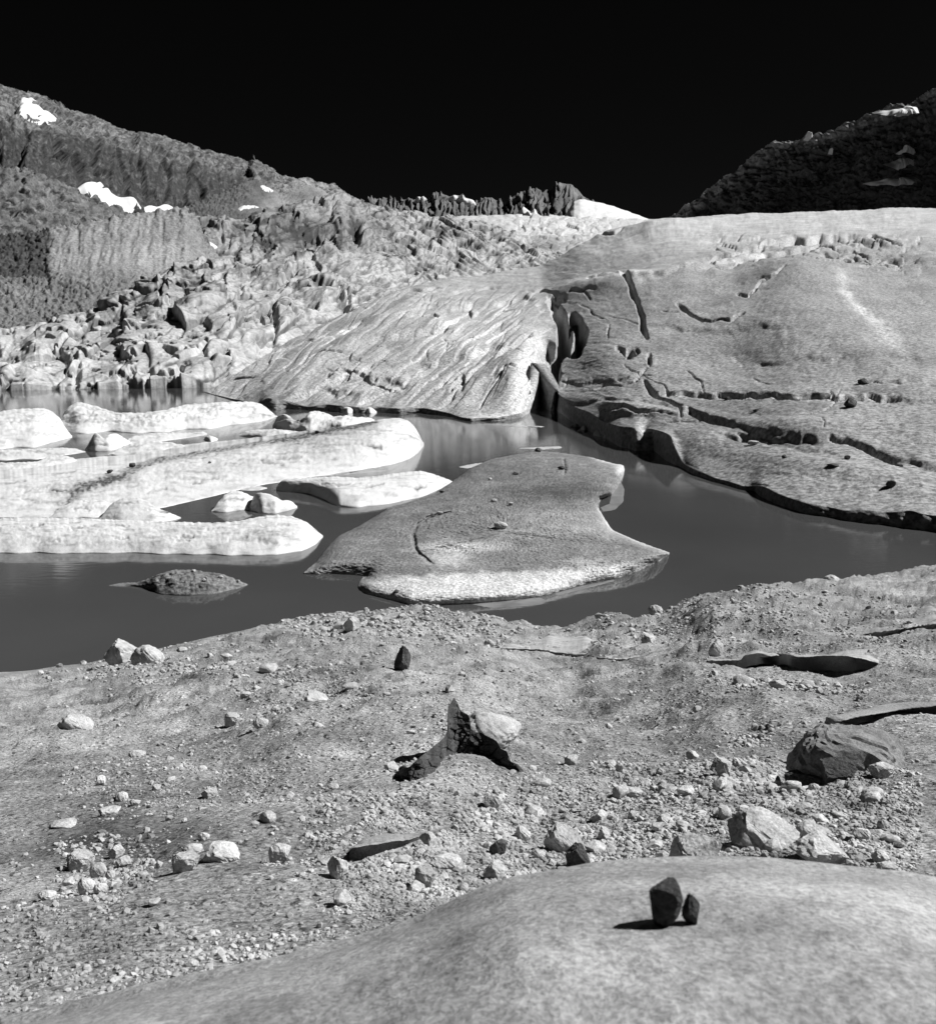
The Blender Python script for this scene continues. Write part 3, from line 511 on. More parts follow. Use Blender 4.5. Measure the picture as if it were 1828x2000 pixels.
berg('iceberg', 'lumpy white iceberg with dark shaded hollows behind the grit-striped floe', [(533, 835), (540, 815), (552, 808), (562, 809), (578, 822), (598, 814), (606, 804), (620, 802), (636, 806), (652, 813), (680, 811), (700, 814), (725, 818), (745, 829)], [(533, 837), (560, 843), (600, 846), (640, 843), (700, 838), (745, 830)], .85, 3.2, seed=30, rough=2.2, dirt_shade=[([(575, 838), (600, 828)], 11, -.4), ([(625, 842), (650, 835)], 10, -.45)])  # both strokes are painted shade for the hollows
berg('ice_floe', 'low narrow ice slab just in front of the lumpy iceberg', [(468, 850), (478, 843), (500, 839), (540, 838), (580, 842), (598, 845), (607, 848)], [(468, 851), (520, 857), (560, 857), (590, 853), (607, 849)], .7, 4, seed=40, cat='ice floe')
berg('ice_floe', 'thin flat ice sheet with small bumps below the long far iceberg', [(232, 868), (262, 852), (300, 846), (340, 845), (380, 845), (400, 842), (405, 848)], [(232, 869), (262, 867), (300, 863), (350, 858), (405, 849)], .3, 3, seed=45, cat='ice floe')
berg('ice_floe', 'low scalloped white floe right of the ice pyramid, behind the striped floe', [(212, 888), (240, 872), (280, 862), (330, 864), (375, 872), (385, 866), (400, 864), (440, 863), (490, 861), (515, 866)], [(212, 889), (260, 896), (310, 899), (380, 890), (440, 880), (515, 867)], .35, 2.6, seed=50, cat='ice floe')
berg('ice_floe', 'small rounded ice lump alone in the water beneath the long far iceberg', [(398, 858), (402, 850), (415, 851), (424, 855), (426, 858)], [(398, 859), (412, 863), (426, 859)], .7, 3, seed=52, cat='ice floe')
def pyramid():
    u = np.linspace(168, 240, 44); tp = curve([(168, 879), (175, 868), (190, 842), (196, 848), (212, 864), (240, 868)], u); bt = curve([(168, 880), (200, 883), (222, 880), (240, 872)], u)
    return None
berg('iceberg', 'pointed pyramid of ice with a dark left face', [(167, 879), (176, 864), (189, 843), (193, 845), (205, 858), (215, 848), (230, 846), (243, 854), (262, 868)], [(167, 880), (188, 882), (215, 881), (240, 876), (262, 869)], .92, 1.3, seed=60, rough=.5, jag=.3, dirt_shade=[([(172, 878), (186, 856)], 7, -.5)])  # stroke darkens the left face, shade painted into its tone
berg('ice_floe', 'flat white floe at the left edge in front of the pyramid', [(-90, 885), (-20, 880), (72, 877), (120, 874), (150, 876), (168, 882)], [(-90, 886), (-20, 900), (72, 896), (120, 891), (168, 883)], .3, 3, seed=65, cat='ice floe')
berg('ice_floe', 'domed white floe at the left edge touching the striped floe', [(-90, 912), (-20, 904), (72, 902), (100, 890), (125, 889), (145, 893), (153, 903)], [(-90, 913), (-20, 921), (72, 918), (130, 912), (153, 904)], .5, 2.5, seed=68, cat='ice floe')
stripe = [(120, 1000), (160, 968), (200, 950), (240, 938), (290, 908), (380, 890), (480, 874), (560, 862), (620, 850), (680, 840), (730, 829)]
berg('ice_floe', 'huge white floe crossed by a long grit stripe, rounded at its right end', [(-160, 950), (-60, 935), (72, 925), (150, 914), (250, 905), (300, 893), (400, 877), (500, 861), (590, 847), (640, 838), (700, 829), (745, 819), (780, 816), (800, 822), (812, 835), (820, 850), (828, 868)], [(-160, 951), (-60, 1010), (72, 1012), (200, 1008), (300, 996), (350, 985), (430, 966), (520, 946), (600, 933), (700, 920), (760, 909), (800, 897), (818, 884), (828, 869)], [(-160, .1), (200, .12), (400, .2), (600, .4), (740, .7), (828, .8)], 2.2, seed=70, rough=.9, cat='ice floe', jag=.8,
     dirt_shade=[(stripe, 9, -.55), ([(560, 866), (640, 852), (720, 842)], 16, -.22), ([(110, 965), (200, 950), (260, 945)], 12, -.25), ([(560, 890), (600, 880), (640, 890)], 16, -.15), ([(330, 930), (420, 925), (520, 915)], 10, -.1)])
berg('ice_floe', 'flat ice slab with a shallow step beside the big cone of ice', [(98, 1010), (125, 988), (150, 978), (200, 976), (228, 985), (240, 1004)], [(98, 1011), (150, 1012), (205, 1010), (240, 1005)], .45, 3, seed=74, cat='ice floe')
berg('iceberg', 'wedge-shaped white iceberg with a dark undercut left edge behind the grey floe', [(540, 955), (546, 942), (556, 936), (600, 933), (650, 931), (700, 934), (750, 929), (800, 922), (825, 921), (850, 927), (870, 934), (888, 942)], [(540, 957), (570, 961), (605, 966), (630, 973), (650, 984), (662, 990), (700, 991), (760, 984), (820, 972), (860, 955), (888, 943)], [(540, .95), (600, .75), (660, .5), (888, .35)], 5, seed=80, rough=.5)
berg('ice_floe', 'thin melting sheet of ice between the striped floe and the wedge', [(620, 930), (680, 918), (730, 913), (760, 916)], [(620, 931), (680, 927), (740, 920), (760, 917)], .12, 4, seed=83, cat='ice floe', tone=.5, mat_='ice')
berg('iceberg', 'small smooth white berg on the left of the pair near the wedge', [(414, 999), (424, 985), (440, 966), (455, 958), (470, 959), (488, 966), (500, 972), (508, 990)], [(414, 1000), (440, 1001), (470, 998), (508, 991)], .75, 2, seed=85, rough=.6)
berg('iceberg', 'small bell-shaped white berg on the right of the pair near the wedge', [(488, 994), (494, 972), (502, 963), (515, 962), (535, 967), (550, 977), (566, 977), (578, 985), (581, 990)], [(488, 995), (510, 1003), (540, 1004), (560, 1000), (581, 991)], .8, 2, seed=88, rough=.6)
berg('ice_floe', 'small flat floe just behind the pair of little bergs', [(470, 956), (490, 951), (508, 949), (522, 953)], [(470, 957), (490, 959), (508, 959), (522, 954)], .3, 3, seed=89, cat='ice floe')
berg('iceberg', 'smooth white cone of ice rising behind the long near iceberg', [(196, 1014), (206, 1000), (222, 982), (240, 974), (262, 970), (285, 975), (305, 990), (330, 1000), (345, 1006), (354, 1011)], [(196, 1016), (240, 1022), (300, 1022), (335, 1017), (354, 1012)], .7, 1.6, seed=90, rough=.5)
berg('iceberg', 'long whaleback white iceberg nearest the camera on the left, mirrored in the still water', [(-260, 1050), (-200, 1020), (0, 1012), (72, 1011), (150, 1012), (230, 1015), (330, 1019), (420, 1021), (470, 1018), (510, 1009), (545, 1006), (575, 1009), (600, 1019), (620, 1036), (631, 1047)], [(-260, 1051), (-200, 1078), (72, 1081), (150, 1081), (250, 1080), (350, 1083), (450, 1085), (540, 1084), (590, 1076), (620, 1061), (631, 1048)], .62, 2.2, seed=95, dirt_shade=[([(490, 1052), (530, 1056), (560, 1054)], 9, -.3), ([(370, 1052), (400, 1038)], 8, -.14), ([(160, 1052), (200, 1035)], 7, -.14), ([(72, 1070), (200, 1068), (330, 1072)], 4, -.16)], rough=.8)
berg('ice_floe', 'small floe blackened with grit and pebbles, alone below the long near iceberg', [(214, 1143), (240, 1138), (270, 1137), (290, 1130), (310, 1122), (345, 1112), (375, 1112), (405, 1116), (440, 1122), (465, 1133), (484, 1141)], [(214, 1144), (262, 1146), (285, 1150), (305, 1158), (345, 1164), (400, 1162), (440, 1156), (465, 1150), (484, 1142)], .6, 2.6, 'dirty_ice', .26, seed=99, rough=2.2, cat='ice floe')
for i, (c, w_, b, lab) in enumerate([(1124, 9, 834, 'tiny white ice block at the mouth of the chasm'), (1141, 8, 838, 'small ice splinter floating under the dark glacier edge'), (1172, 14, 850, 'wedge of white ice against the dark glacier foot'), (1186, 9, 856, 'upright ice splinter right of the white wedge'), (722, 14, 806, 'ice block at the glacier foot, beside a round dark-sided one'), (745, 13, 803, 'pale block of ice fallen from the glacier front'), (783, 10, 803, 'round ice block with a dark side at the tongue front'), (680, 14, 806, 'squat ice block left of the fallen blocks at the glacier front')]):
    hgt = w_*.9
    berg('ice_block', lab, [(c-w_, b-1), (c-w_*.7, b-hgt*.8), (c, b-hgt), (c+w_*.6, b-hgt*.6), (c+w_, b-1)], [(c-w_, b), (c, b+2), (c+w_, b)], .85, 3, seed=300+i*7, cat='ice block', group='ice blocks along the glacier foot', rough=.8, res=1.2)
# the big grit-covered floe
def star(name, pts, ctr, N, rings, zfun, mat_, tonefun, parent=None):
    p = np.array(pts+[pts[0]], float); L = np.r_[0, np.cumsum(np.hypot(*np.diff(p, axis=0).T))]
    s = np.linspace(0, L[-1], N, endpoint=False); x = np.interp(s, L, p[:, 0]); y = np.interp(s, L, p[:, 1])
    k = np.hanning(9); k /= k.sum()
    x = np.convolve(np.r_[x[-4:], x, x[:4]], k, 'valid'); y = np.convolve(np.r_[y[-4:], y, y[:4]], k, 'valid')
    jx = 1.6*fbm(s/7, 0*s, 3, 401); jy = 1.2*fbm(s/7, 0*s+9, 3, 402)
    x = x+jx; y = y+jy
    r = np.linspace(0.004, 1, rings)[:, None]**.75
    U = ctr[0]+(x-ctr[0])*r; V = ctr[1]+(y-ctr[1])*r
    return U, V, r
FL = [(590, 1121), (615, 1100), (640, 1068), (662, 1046), (700, 1028), (760, 992), (800, 980), (850, 962), (880, 942), (905, 925), (918, 914), (960, 896), (1010, 887), (1050, 880), (1100, 885), (1150, 892), (1200, 906), (1218, 908), (1220, 920), (1210, 945), (1195, 966), (1172, 975), (1167, 990), (1180, 1012), (1195, 1035), (1240, 1055), (1275, 1068), (1310, 1080), (1285, 1097), (1240, 1118), (1200, 1130), (1140, 1140), (1100, 1152), (1050, 1166), (1000, 1172), (930, 1178), (840, 1182), (800, 1180), (760, 1170), (715, 1160), (698, 1148), (702, 1134), (712, 1125), (690, 1123), (650, 1120), (620, 1122)]
def big_floe():
    ctr = (985, 1040)
    U, V, r = star('f', FL, ctr, 640, 160, None, None, None)
    d, T_, _ = dist(U, V, FL+[FL[0]])
    h0 = .95*(1-np.exp(-d/(6+18*sstep(1060, 1140, V))))*np.clip(.75+.25*sstep(700, 900, U), 0, 1)
    h0 = np.where(r >= .9999, .0, h0)
    front = sstep(1095, 1130, V)*sstep(690, 740, U)
    h = h0+.55*np.exp(-((U-1010)/170)**2-((V-985)/60)**2)*np.clip(d/40, 0, 1)-.25*np.exp(-((U-880)/60)**2-((V-1080)/14)**2)*np.clip(d/20, 0, 1)
    P0 = wat(U, V+0*U, 0.)
    D0 = P0[..., 1]; px = D0/FP
    rel = (5*fbm(U/45, V/16, 4, 411)+2.2*fbm(U/9, V/5, 4, 412, .6)+3.2*fbm(U/4.2, V/3, 3, 413, .6))*px*.35*np.clip(d/8, 0, 1)*(1-.55*front)
    rel += strokes(U, V, [([(803, 1040), (815, 1075), (845, 1105)], 5, -.13), ([(880, 1000), (830, 1012), (805, 1040)], 3, -.15), ([(1105, 890), (1100, 930)], 3, -.15)], 2)
    Z = h+rel
    zz = np.maximum(Z, -.1)
    P = wat(U, V, 0)*1.0
    # points keep their line of sight only approximately: raise by Z and pull nearer by the same slope
    DD = (H-zz)/tanv(V+0*U); P = at(U, V, DD)
    T = .25+.09*fbm(U/40, V/14, 4, 421)+.13*fbm(U/5, V/3.2, 3, 422)
    T -= .15*np.exp(-((U-1090)/130)**2-((V-960)/22)**2)+.05*np.exp(-((U-950)/130)**2-((V-915)/20)**2)
    edge_n = 8*gn(U/30, V/12, 423)+4*gn(U/9, V/5, 424)
    T += .55*sstep(-6, 14, (V+edge_n-(1118-.045*(U-900)-.00012*np.maximum(0, U-1000)**2)))*sstep(700, 745, U)*(1-sstep(1190, 1290, U)*.5)
    T += .44*np.exp(-((U-900)/75)**2-((V+edge_n*.6-1068)/11)**2)+.36*np.exp(-((U-880)/45)**2-((V+edge_n-1095)/15)**2)+.22*np.exp(-((U-1150)/50)**2-((V+edge_n*.5-1095)/7)**2)
    T += .4*np.exp(-d/3.5)*sstep(1140, 1180, U)+.5*np.exp(-((U-1210)/9)**2-((V-916)/9)**2)+.35*np.exp(-d/3)*(V > 1100)
    T += .14*np.exp(-((U-1100)/130)**2-((V-1030)/26)**2)
    T = np.clip(T, .09, .85)
    rim = P[-1:].copy(); rim[..., 2] = .0; dn = rim.copy(); dn[..., 2] = -.5; dn[..., 0] += (914-ctr[0])*0; dn[..., 1] += .12
    c0 = P[:1].mean(1, keepdims=True).repeat(P.shape[1], 1)
    A = np.concatenate([c0, P, dn]); TA = np.concatenate([T[:1], T, T[-1:]])
    o = gmesh('ice_floe', A, M['dirty_ice'], TA, wrap=True)
    tag(o, 'great flat floe covered in dark grit with a clean white front edge, mid lake', 'ice floe', 'ice floating on the lake')
    return dict(U=U, V=V, P=P, o=o)
BF = big_floe()
def flat_ice(parent, pts, ctr, mat_='wet_ice'):
    U, V, r = star('w', pts, ctr, 120, 10, None, None, None)
    P = wat(U, V, .012-.0*U); P[..., 2] = .012*(1-r**6)+.004
    c0 = P[:1].mean(1, keepdims=True).repeat(P.shape[1], 1)
    return gmesh('drowned_ledge', np.concatenate([c0, P]), M[mat_], None, parent, wrap=True)
flat_ice(BF['o'], [(1195, 962), (1212, 940), (1219, 955), (1217, 980), (1200, 996), (1178, 999), (1172, 990), (1190, 985)], (1205, 978))
flat_ice(BF['o'], [(920, 1180), (960, 1176), (1000, 1172), (1050, 1166), (1068, 1172), (1060, 1180), (1020, 1184), (960, 1187)], (990, 1179))
flat_ice(BF['o'], [(1080, 1160), (1140, 1143), (1200, 1131), (1200, 1135), (1140, 1150), (1090, 1163)], (1140, 1147))
def flat_floe(label, pts, ctr):
    U, V, r = star('w', pts, ctr, 90, 8, None, None, None); P = wat(U, V, 0.); P[..., 2] = .05*(1-r**4)+.01
    c0 = P[:1].mean(1, keepdims=True).repeat(P.shape[1], 1)
    tag(gmesh('ice_sliver', np.concatenate([c0, P]), M['ice'], np.full((P.shape[0]+1, P.shape[1]), .6), wrap=True), label, 'ice', 'slivers of ice lying on the water')
flat_floe('thin bright sliver of ice on the water right of the great floe top', [(1010, 876), (1060, 873), (1098, 872), (1098, 876), (1060, 878)], (1060, 875))
flat_floe('thin raft of brash ice off the upper left rim of the great floe', [(895, 912), (930, 905), (960, 903), (950, 910), (910, 915)], (928, 909))
flat_floe('thin line of floating ice left of the chasm mouth', [(975, 830), (1020, 831), (1065, 833), (1062, 835), (1010, 834)], (1020, 832.5))
# ------------------------------------------------------------------ foreground bank
SH = [(-350, 1335), (72, 1309), (100, 1302), (170, 1296), (330, 1263), (400, 1246), (500, 1229), (560, 1214), (620, 1204), (700, 1197), (760, 1195), (850, 1201), (950, 1209), (1020, 1219), (1080, 1229), (1130, 1229), (1170, 1222), (1250, 1215), (1300, 1201), (1350, 1181), (1400, 1161), (1450, 1158), (1500, 1151), (1560, 1143), (1620, 1139), (1680, 1131), (1757, 1118), (1850, 1100), (2200, 1060)]
VB = 2070.
LIPS = []
BUMPS = [(600, 1250, 260, 22, 3, .35), (1500, 1190, 300, 30, -8, .8), (850, 1215, 160, 16, 2, .5), (1190, 1235, 70, 14, 0, .45), (350, 1350, 160, 30, -10, .2), (830, 1380, 180, 60, 20, .25), (400, 1480, 250, 60, 15, -.10), (1400, 1380, 260, 40, 0, .12), (600, 1600, 200, 40, 0, .06), (1560, 1520, 60, 20, 0, -.28), (860, 1530, 80, 30, -20, .06), (230, 1690, 120, 40, 0, -.06)]
SMOOTH = [(470, 1735, 170, 24, -8, 1.3), (720, 1630, 130, 15, -12, 1.0), (560, 1940, 330, 60, 0, 1.2), (870, 1545, 70, 22, -20, .8), (620, 1250, 80, 7, 5, .6)]
def foreground():
    u0, u1, nu, nv = -180, 2010, 860, 430
    u = np.linspace(u0, u1, nu); tp = curve(SH, u, 12); bt = np.full(nu, VB)
    ze = curve([(-350, .25), (500, .3), (900, .5), (1130, .2), (1250, .6), (1400, 1.3), (2200, 1.6)], u, 8)
    Ds = (H-ze)/tanv(tp)
    q = np.linspace(0, 1, nv)[:, None]; tt = q**1.15               # 0 shore .. 1 near; denser far off
    V = tp+(bt-tp)*tt; U = u+0*V
    g = tt**1.3
    D = 1/(1/Ds+(1/2.35-1/Ds)*g)
    P = at(U, V, D); X, Y = P[..., 0], P[..., 1]
    near = np.clip(D/14, .12, 1)
    rel = (.42*fbm(X/3.2, Y/4.2, 3, 511)*np.clip(D/18, .12, 1.)+.18*fbm(X/.9, Y/1.2, 4, 512)*np.clip(D/15, .2, 1.2)+.022*fbm(X/.22, Y/.3, 4, 513, .6)*np.clip(D/8, .4, 1.3))
    rough = sstep(1330, 1200, V-0*U)*sstep(500, 640, U)
    rough = np.maximum(rough, sstep(1000, 1150, U)*sstep(1290, 1210, V))
    rel += rough*(.035*blocks(X/.5, Y/1.1, 514, 1.2, .3)+.15*fbm(X/1.3, Y/1.6, 4, 515, .5)+.25*fbm(X/4, Y/3, 3, 516))
    rel += blobs(U, V, BUMPS)+strokes(U, V, LIPS, 4)
    smooth_m = blobs(U, V, SMOOTH); rel = rel*(1-.85*np.clip(smooth_m, 0, 1))+.10*smooth_m*near*1.2
    rel *= np.clip((V-tp)/10, .15, 1)
    rel += .30*(fbm(X/.8, Y/3, 4, 517)+.3)*np.exp(-(V-tp)/6)*sstep(400, 560, U)
    P[..., 2] += rel
    T = 1.05+.46*fbm(X/2.5, Y/5, 4, 521)+.22*fbm(X/.5, Y/.9, 3, 522)
    T += blobs(U, V, [(330, 1650, 230, 75, 5, -.60), (230, 1480, 180, 30, -12, -.20), (500, 1480, 180, 26, -12, -.15), (820, 1430, 150, 80, 0, .22), (300, 1400, 160, 40, 0, .12), (860, 1540, 90, 30, -15, .2), (760, 1470, 60, 20, 0, -.2), (1300, 1440, 260, 50, 0, -.12), (1430, 1380, 120, 10, 0, -.2), (640, 1330, 90, 14, 0, -.3), (1250, 1215, 200, 20, -5, -.15), (1180, 1260, 120, 12, 5, .25), (620, 1245, 120, 10, 5, .2), (480, 1440, 200, 20, -8, -.12), (1050, 1500, 120, 20, 0, -.25), (560, 1580, 200, 24, 0, .12), (150, 1640, 120, 70, 0, -.15)])  # sand tone patches; dark ones also paint the shadowed scarps
    T = np.clip(T, .4, 1.5)
    # far edge drops into the lake
    E = []
    for a, b in ((.12, .12), (.35, .6), (.8, 1.6), (2.0, 4.0)):
        e = P[0].copy(); e[:, 1] += a; e[:, 2] -= b; E.append(e)
    nf = P[-1].copy(); nf[:, 1] -= 1.2; nf[:, 2] += .0; nf2 = nf.copy(); nf2[:, 1] -= 30; nf2[:, 2] += 3
    A = np.concatenate([np.array(E[::-1]), P, nf[None], nf2[None]]); TA = np.concatenate([np.repeat(T[:1], 4, 0), T, T[-1:], T[-1:]])
    o = gmesh('ground', A[::-1], M['ground'], TA[::-1]); tag(o, kind='structure')
    return dict(P=P, u=u, tp=tp, nu=nu, nv=nv, U=U, V=V, u0=u0, u1=u1, T=T)
FG = foreground()
def gpos(u, v):                                 # ground point at a place on the bank
    u = np.asarray(u, float); v = np.asarray(v, float)
    x = np.clip((u-FG['u0'])/(FG['u1']-FG['u0'])*(FG['nu']-1), 0, FG['nu']-1.001); i = np.floor(x).astype(int); fx = (x-i)[..., None]
    tp = np.interp(u, FG['u'], FG['tp']); t = np.clip((v-tp)/(VB-tp), 0, .9999)**(1/1.15)
    y = t*(FG['nv']-1); j = np.clip(np.floor(y).astype(int), 0, FG['nv']-2); fy = (y-j)[..., None]; P = FG['P']
    return (P[j, i]*(1-fx)+P[j, i+1]*fx)*(1-fy)+(P[j+1, i]*(1-fx)+P[j+1, i+1]*fx)*fy
# ---- ledges of polished bedrock: a smooth top that breaks off in a face towards the lens
def ledge(label, top, lip, foot, mat_='slab', tone=1.0, seed=1, rough=1.0, name='rock_slab', cat='rock slab', bulge=0.0, under=.035, nu=None, group=None):
    u0, u1 = lip[0][0], lip[-1][0]; nu = nu or max(30, int((u1-u0)/1.8)); u = np.linspace(u0, u1, nu)
    tp = curve(top, u, 2); lp = curve(lip, u, 2)+1.2*fbm(u/12, 0*u, 3, seed); ft = np.maximum(curve(foot, u, 2), lp+.6)
    F = gpos(u, ft); B = gpos(u, tp); kz = np.hanning(23); kz /= kz.sum()
    F = np.stack([np.convolve(np.pad(F[:, i], 11, mode='reflect', reflect_type='odd') if i == 0 else np.pad(F[:, i], 11, mode='edge'), kz, 'valid') for i in range(3)], -1); B = np.stack([np.convolve(np.pad(B[:, i], 11, mode='reflect', reflect_type='odd') if i == 0 else np.pad(B[:, i], 11, mode='edge'), kz, 'valid') for i in range(3)], -1)
    Df = F[:, 1]; Db = np.maximum(B[:, 1], Df+.02)
    Dl = Df+.02*Df*.1; Lp = at(u, lp, Dl)
    n1 = max(12, int((lp-tp).max()/1.8)); n2 = max(10, int((ft-lp).max()/1.8))
    s = np.linspace(0, 1, n1)[:, None, None]
    b0 = B-np.array([0, 0, .03]); T1 = b0+(Lp-b0)*s
    T1[..., 2] += (bulge*np.sin(np.pi*s[..., 0])*Df)
    q = np.linspace(0, 1, n2+1)[1:, None, None]; F2 = F-np.array([0, 0, .06])
    T2 = Lp+(F2-Lp)*q; T2[..., 1] += under*Df*np.sin(np.pi*q[..., 0]*.8)*np.clip((ft-lp)/15, 0, 1)
    A = np.concatenate([T1, T2]); px = A[..., 1]/FP
    ii = np.arange(A.shape[0])[:, None]; uu = u[None, :]+0*ii
    isl = (ii >= n1)
    dz = rough*(2.2*fbm(uu/30, ii/12, 4, seed+2)+.7*fbm(uu/6, ii/4, 3, seed+3))*px
    A[..., 2] += np.where(isl, 0, dz*np.sin(np.pi*np.clip(ii/(n1*1.3), 0, 1))); A[..., 1] += np.where(isl, rough*3.5*fbm(uu/12, ii/6, 4, seed+4)*px, 0)
    a0 = A[:1].copy(); a0[..., 1] += .1; a0[..., 2] -= .15
    A = np.concatenate([a0, A])
    o = gmesh(name, A[::-1], M[mat_], np.full(A.shape[:2], tone)); tag(o, label, cat, group); return dict(A=A, u=u, n1=n1)
GR = 'ledges of polished bedrock on the bank'
L1 = ledge('long pale polished ledge with a black hollow face below the bank crest on the right', [(1340, 1287), (1420, 1276), (1500, 1268), (1600, 1270), (1700, 1266), (1800, 1258)], [(1340, 1291), (1440, 1290), (1480, 1284), (1520, 1281), (1560, 1284), (1600, 1281), (1650, 1281), (1690, 1288), (1716, 1296)], [(1340, 1292), (1440, 1295), (1470, 1300), (1500, 1308), (1530, 1303), (1560, 1313), (1600, 1309), (1660, 1311), (1690, 1306), (1716, 1298)], seed=601, group=GR, tone=1.2)
ledge('curved shadowed ledge running off the right edge above the polished hump', [(1610, 1420), (1680, 1392), (1757, 1372), (1900, 1350)], [(1610, 1421), (1660, 1404), (1700, 1396), (1757, 1387), (1900, 1372)], [(1610, 1423), (1640, 1428), (1700, 1420), (1757, 1402), (1900, 1388)], seed=611, group=GR)
ledge('slanting slab with a dark square-cut front in the stone field', [(676, 1660), (700, 1640), (760, 1624), (830, 1612), (900, 1598)], [(676, 1668), (688, 1656), (720, 1651), (760, 1645), (800, 1640), (850, 1622), (900, 1602)], [(676, 1692), (700, 1690), (730, 1681), (760, 1668), (800, 1646), (850, 1624), (900, 1603)], seed=631, group=GR, tone=.9)
ledge('thin flat slab edge crossing the stone field above the two split boulders', [(1060, 1582), (1200, 1574), (1400, 1573), (1600, 1572), (1830, 1564)], [(1060, 1586), (1200, 1581), (1400, 1580), (1600, 1580), (1830, 1571)], [(1060, 1588), (1200, 1584), (1400, 1582), (1600, 1584), (1700, 1584), (1830, 1577)], seed=641, group=GR, tone=.95)
ledge('sandy slab with cracked edges just below the bank crest in the middle', [(980, 1262), (1060, 1254), (1150, 1256), (1250, 1268)], [(980, 1266), (1040, 1268), (1100, 1276), (1160, 1285), (1250, 1290)], [(980, 1268), (1040, 1271), (1100, 1281), (1160, 1289), (1250, 1293)], seed=651, group=GR, tone=1.25)
ledge('smooth tilted slab near the right edge under the bank crest', [(1640, 1232), (1700, 1216), (1790, 1200), (1850, 1190)], [(1640, 1238), (1680, 1240), (1750, 1230), (1850, 1215)], [(1640, 1239), (1680, 1242), (1750, 1233), (1850, 1218)], seed=655, group=GR, tone=1.0)
# the split dark-faced rock in the middle
# ---- the smooth rock right under the lens, out of focus
def near_rock():
    u = np.linspace(-250, 2250, 460); top = curve([(-250, 2075), (0, 2010), (300, 1938), (560, 1880), (720, 1838), (810, 1808), (870, 1780), (910, 1757), (1000, 1722), (1150, 1696), (1270, 1686), (1400, 1681), (1500, 1686), (1650, 1700), (1757, 1713), (1900, 1740), (2300, 1830)], u, 8)
    nf = 170; s = np.linspace(0, 1, nf)[:, None]
    gz = gpos(u, top+0)                               # the ground behind it
    Dt = np.full(u.shape, 2.15)+.3*(u < 0); Dn = 1.05
    V = top+(2350-top)*s**1.1; U = u+0*V
    D = 1/(1/Dt+(1/Dn-1/Dt)*s**.8)
    P = at(U, V, D); X, Y = P[..., 0], P[..., 1]
    P[..., 2] += .02*fbm(X/.3, Y/.3, 4, 701)*np.clip(s*5, .3, 1)
    global NR; NR = dict(U=U, V=V, P=P)
    back = []
    for a, b in ((.03, .005), (.08, .03), (.2, .2), (.25, 1.0)):
        e = P[0].copy(); e[:, 1] += a; e[:, 2] -= b; e[:, 0] *= (1+a/2.15); back.append(e)
    A = np.concatenate([np.array(back[::-1]), P])
    # left flank goes down too
    TT = 1.1+.5*fbm(A[..., 0]/.35, A[..., 1]/.22, 5, 705, .6)+.25*fbm(A[..., 0]/.07, A[..., 1]/.05, 3, 706); o = gmesh('rock_hump', A[::-1], M['slab'], np.clip(TT, .5, 1.7)[::-1]); tag(o, 'big smooth pale rock filling the bottom right corner, out of focus', 'rock')
near_rock()
# ------------------------------------------------------------------ stones
def ico(sub):
    t = (1+5**.5)/2
    v = [(-1, t, 0), (1, t, 0), (-1, -t, 0), (1, -t, 0), (0, -1, t), (0, 1, t), (0, -1, -t), (0, 1, -t), (t, 0, -1), (t, 0, 1), (-t, 0, -1), (-t, 0, 1)]
    f = [(0, 11, 5), (0, 5, 1), (0, 1, 7), (0, 7, 10), (0, 10, 11), (1, 5, 9), (5, 11, 4), (11, 10, 2), (10, 7, 6), (7, 1, 8), (3, 9, 4), (3, 4, 2), (3, 2, 6), (3, 6, 8), (3, 8, 9), (4, 9, 5), (2, 4, 11), (6, 2, 10), (8, 6, 7), (9, 8, 1)]
    v = [np.array(p)/np.linalg.norm(p) for p in v]
    for _ in range(sub):
        c = {}; nf = []
        def mid(a, b):
            k = (min(a, b), max(a, b))
            if k not in c: m = v[a]+v[b]; v.append(m/np.linalg.norm(m)); c[k] = len(v)-1
            return c[k]
        for a, b, d in f:
            x, y, z = mid(a, b), mid(b, d), mid(d, a); nf += [(a, x, z), (b, y, x), (d, z, y), (x, y, z)]
        f = nf
    return np.array(v), np.array(f)
def stone_verts(V, seed, ang=.75, ncut=12, noise=.11):
    rg = np.random.RandomState(seed); P = V.copy()
    for _ in range(ncut):
        n = rg.normal(size=3); n /= np.linalg.norm(n); d = rg.uniform(.5, .88)*(1 if ang > .5 else 1.15)
        k = P@n; m = k > d; P[m] -= np.outer(k[m]-d, n)*ang
    P = P*(1+noise*fbm(V[:, 0]*3+V[:, 2]*2, V[:, 1]*3-V[:, 2]*1.7, 3, seed)[:, None]+noise*.5*fbm(V[:, 0]*8+V[:, 2]*6, V[:, 1]*8-V[:, 2]*5, 2, seed+3)[:, None])
    lo, hi = P.min(0), P.max(0); P = (P-(lo+hi)/2)/((hi-lo)/2)
    return P
I3, F3 = ico(3); I2, F2_ = ico(2); I1, F1_ = ico(1); I4, F4 = ico(4)
def lib(n, V, F, seed, ang, m, nm, cuts=12):
    r = []
    for i in range(n):
        o = mesh_np(nm, stone_verts(V, seed+i, ang, cuts), F, m); o.data.set_sharp_from_angle(angle=R(24)) if ang > .5 else None; r.append(o.data); bpy.data.objects.remove(o)
    return r
HERO = {'r': lib(6, I4, F4, 10, .45, M['stone'], 'boulder', 9), 'a': lib(9, I4, F4, 40, .95, M['stone'], 'boulder', 22), 'd': lib(5, I4, F4, 70, .97, M['dark_stone'], 'boulder', 16), 'g': lib(5, I4, F4, 90, .6, M['grey_stone'], 'boulder', 14), 's': lib(2, I4, F4, 120, .3, M['slab'], 'boulder', 7)}
rnd = random.Random(5)
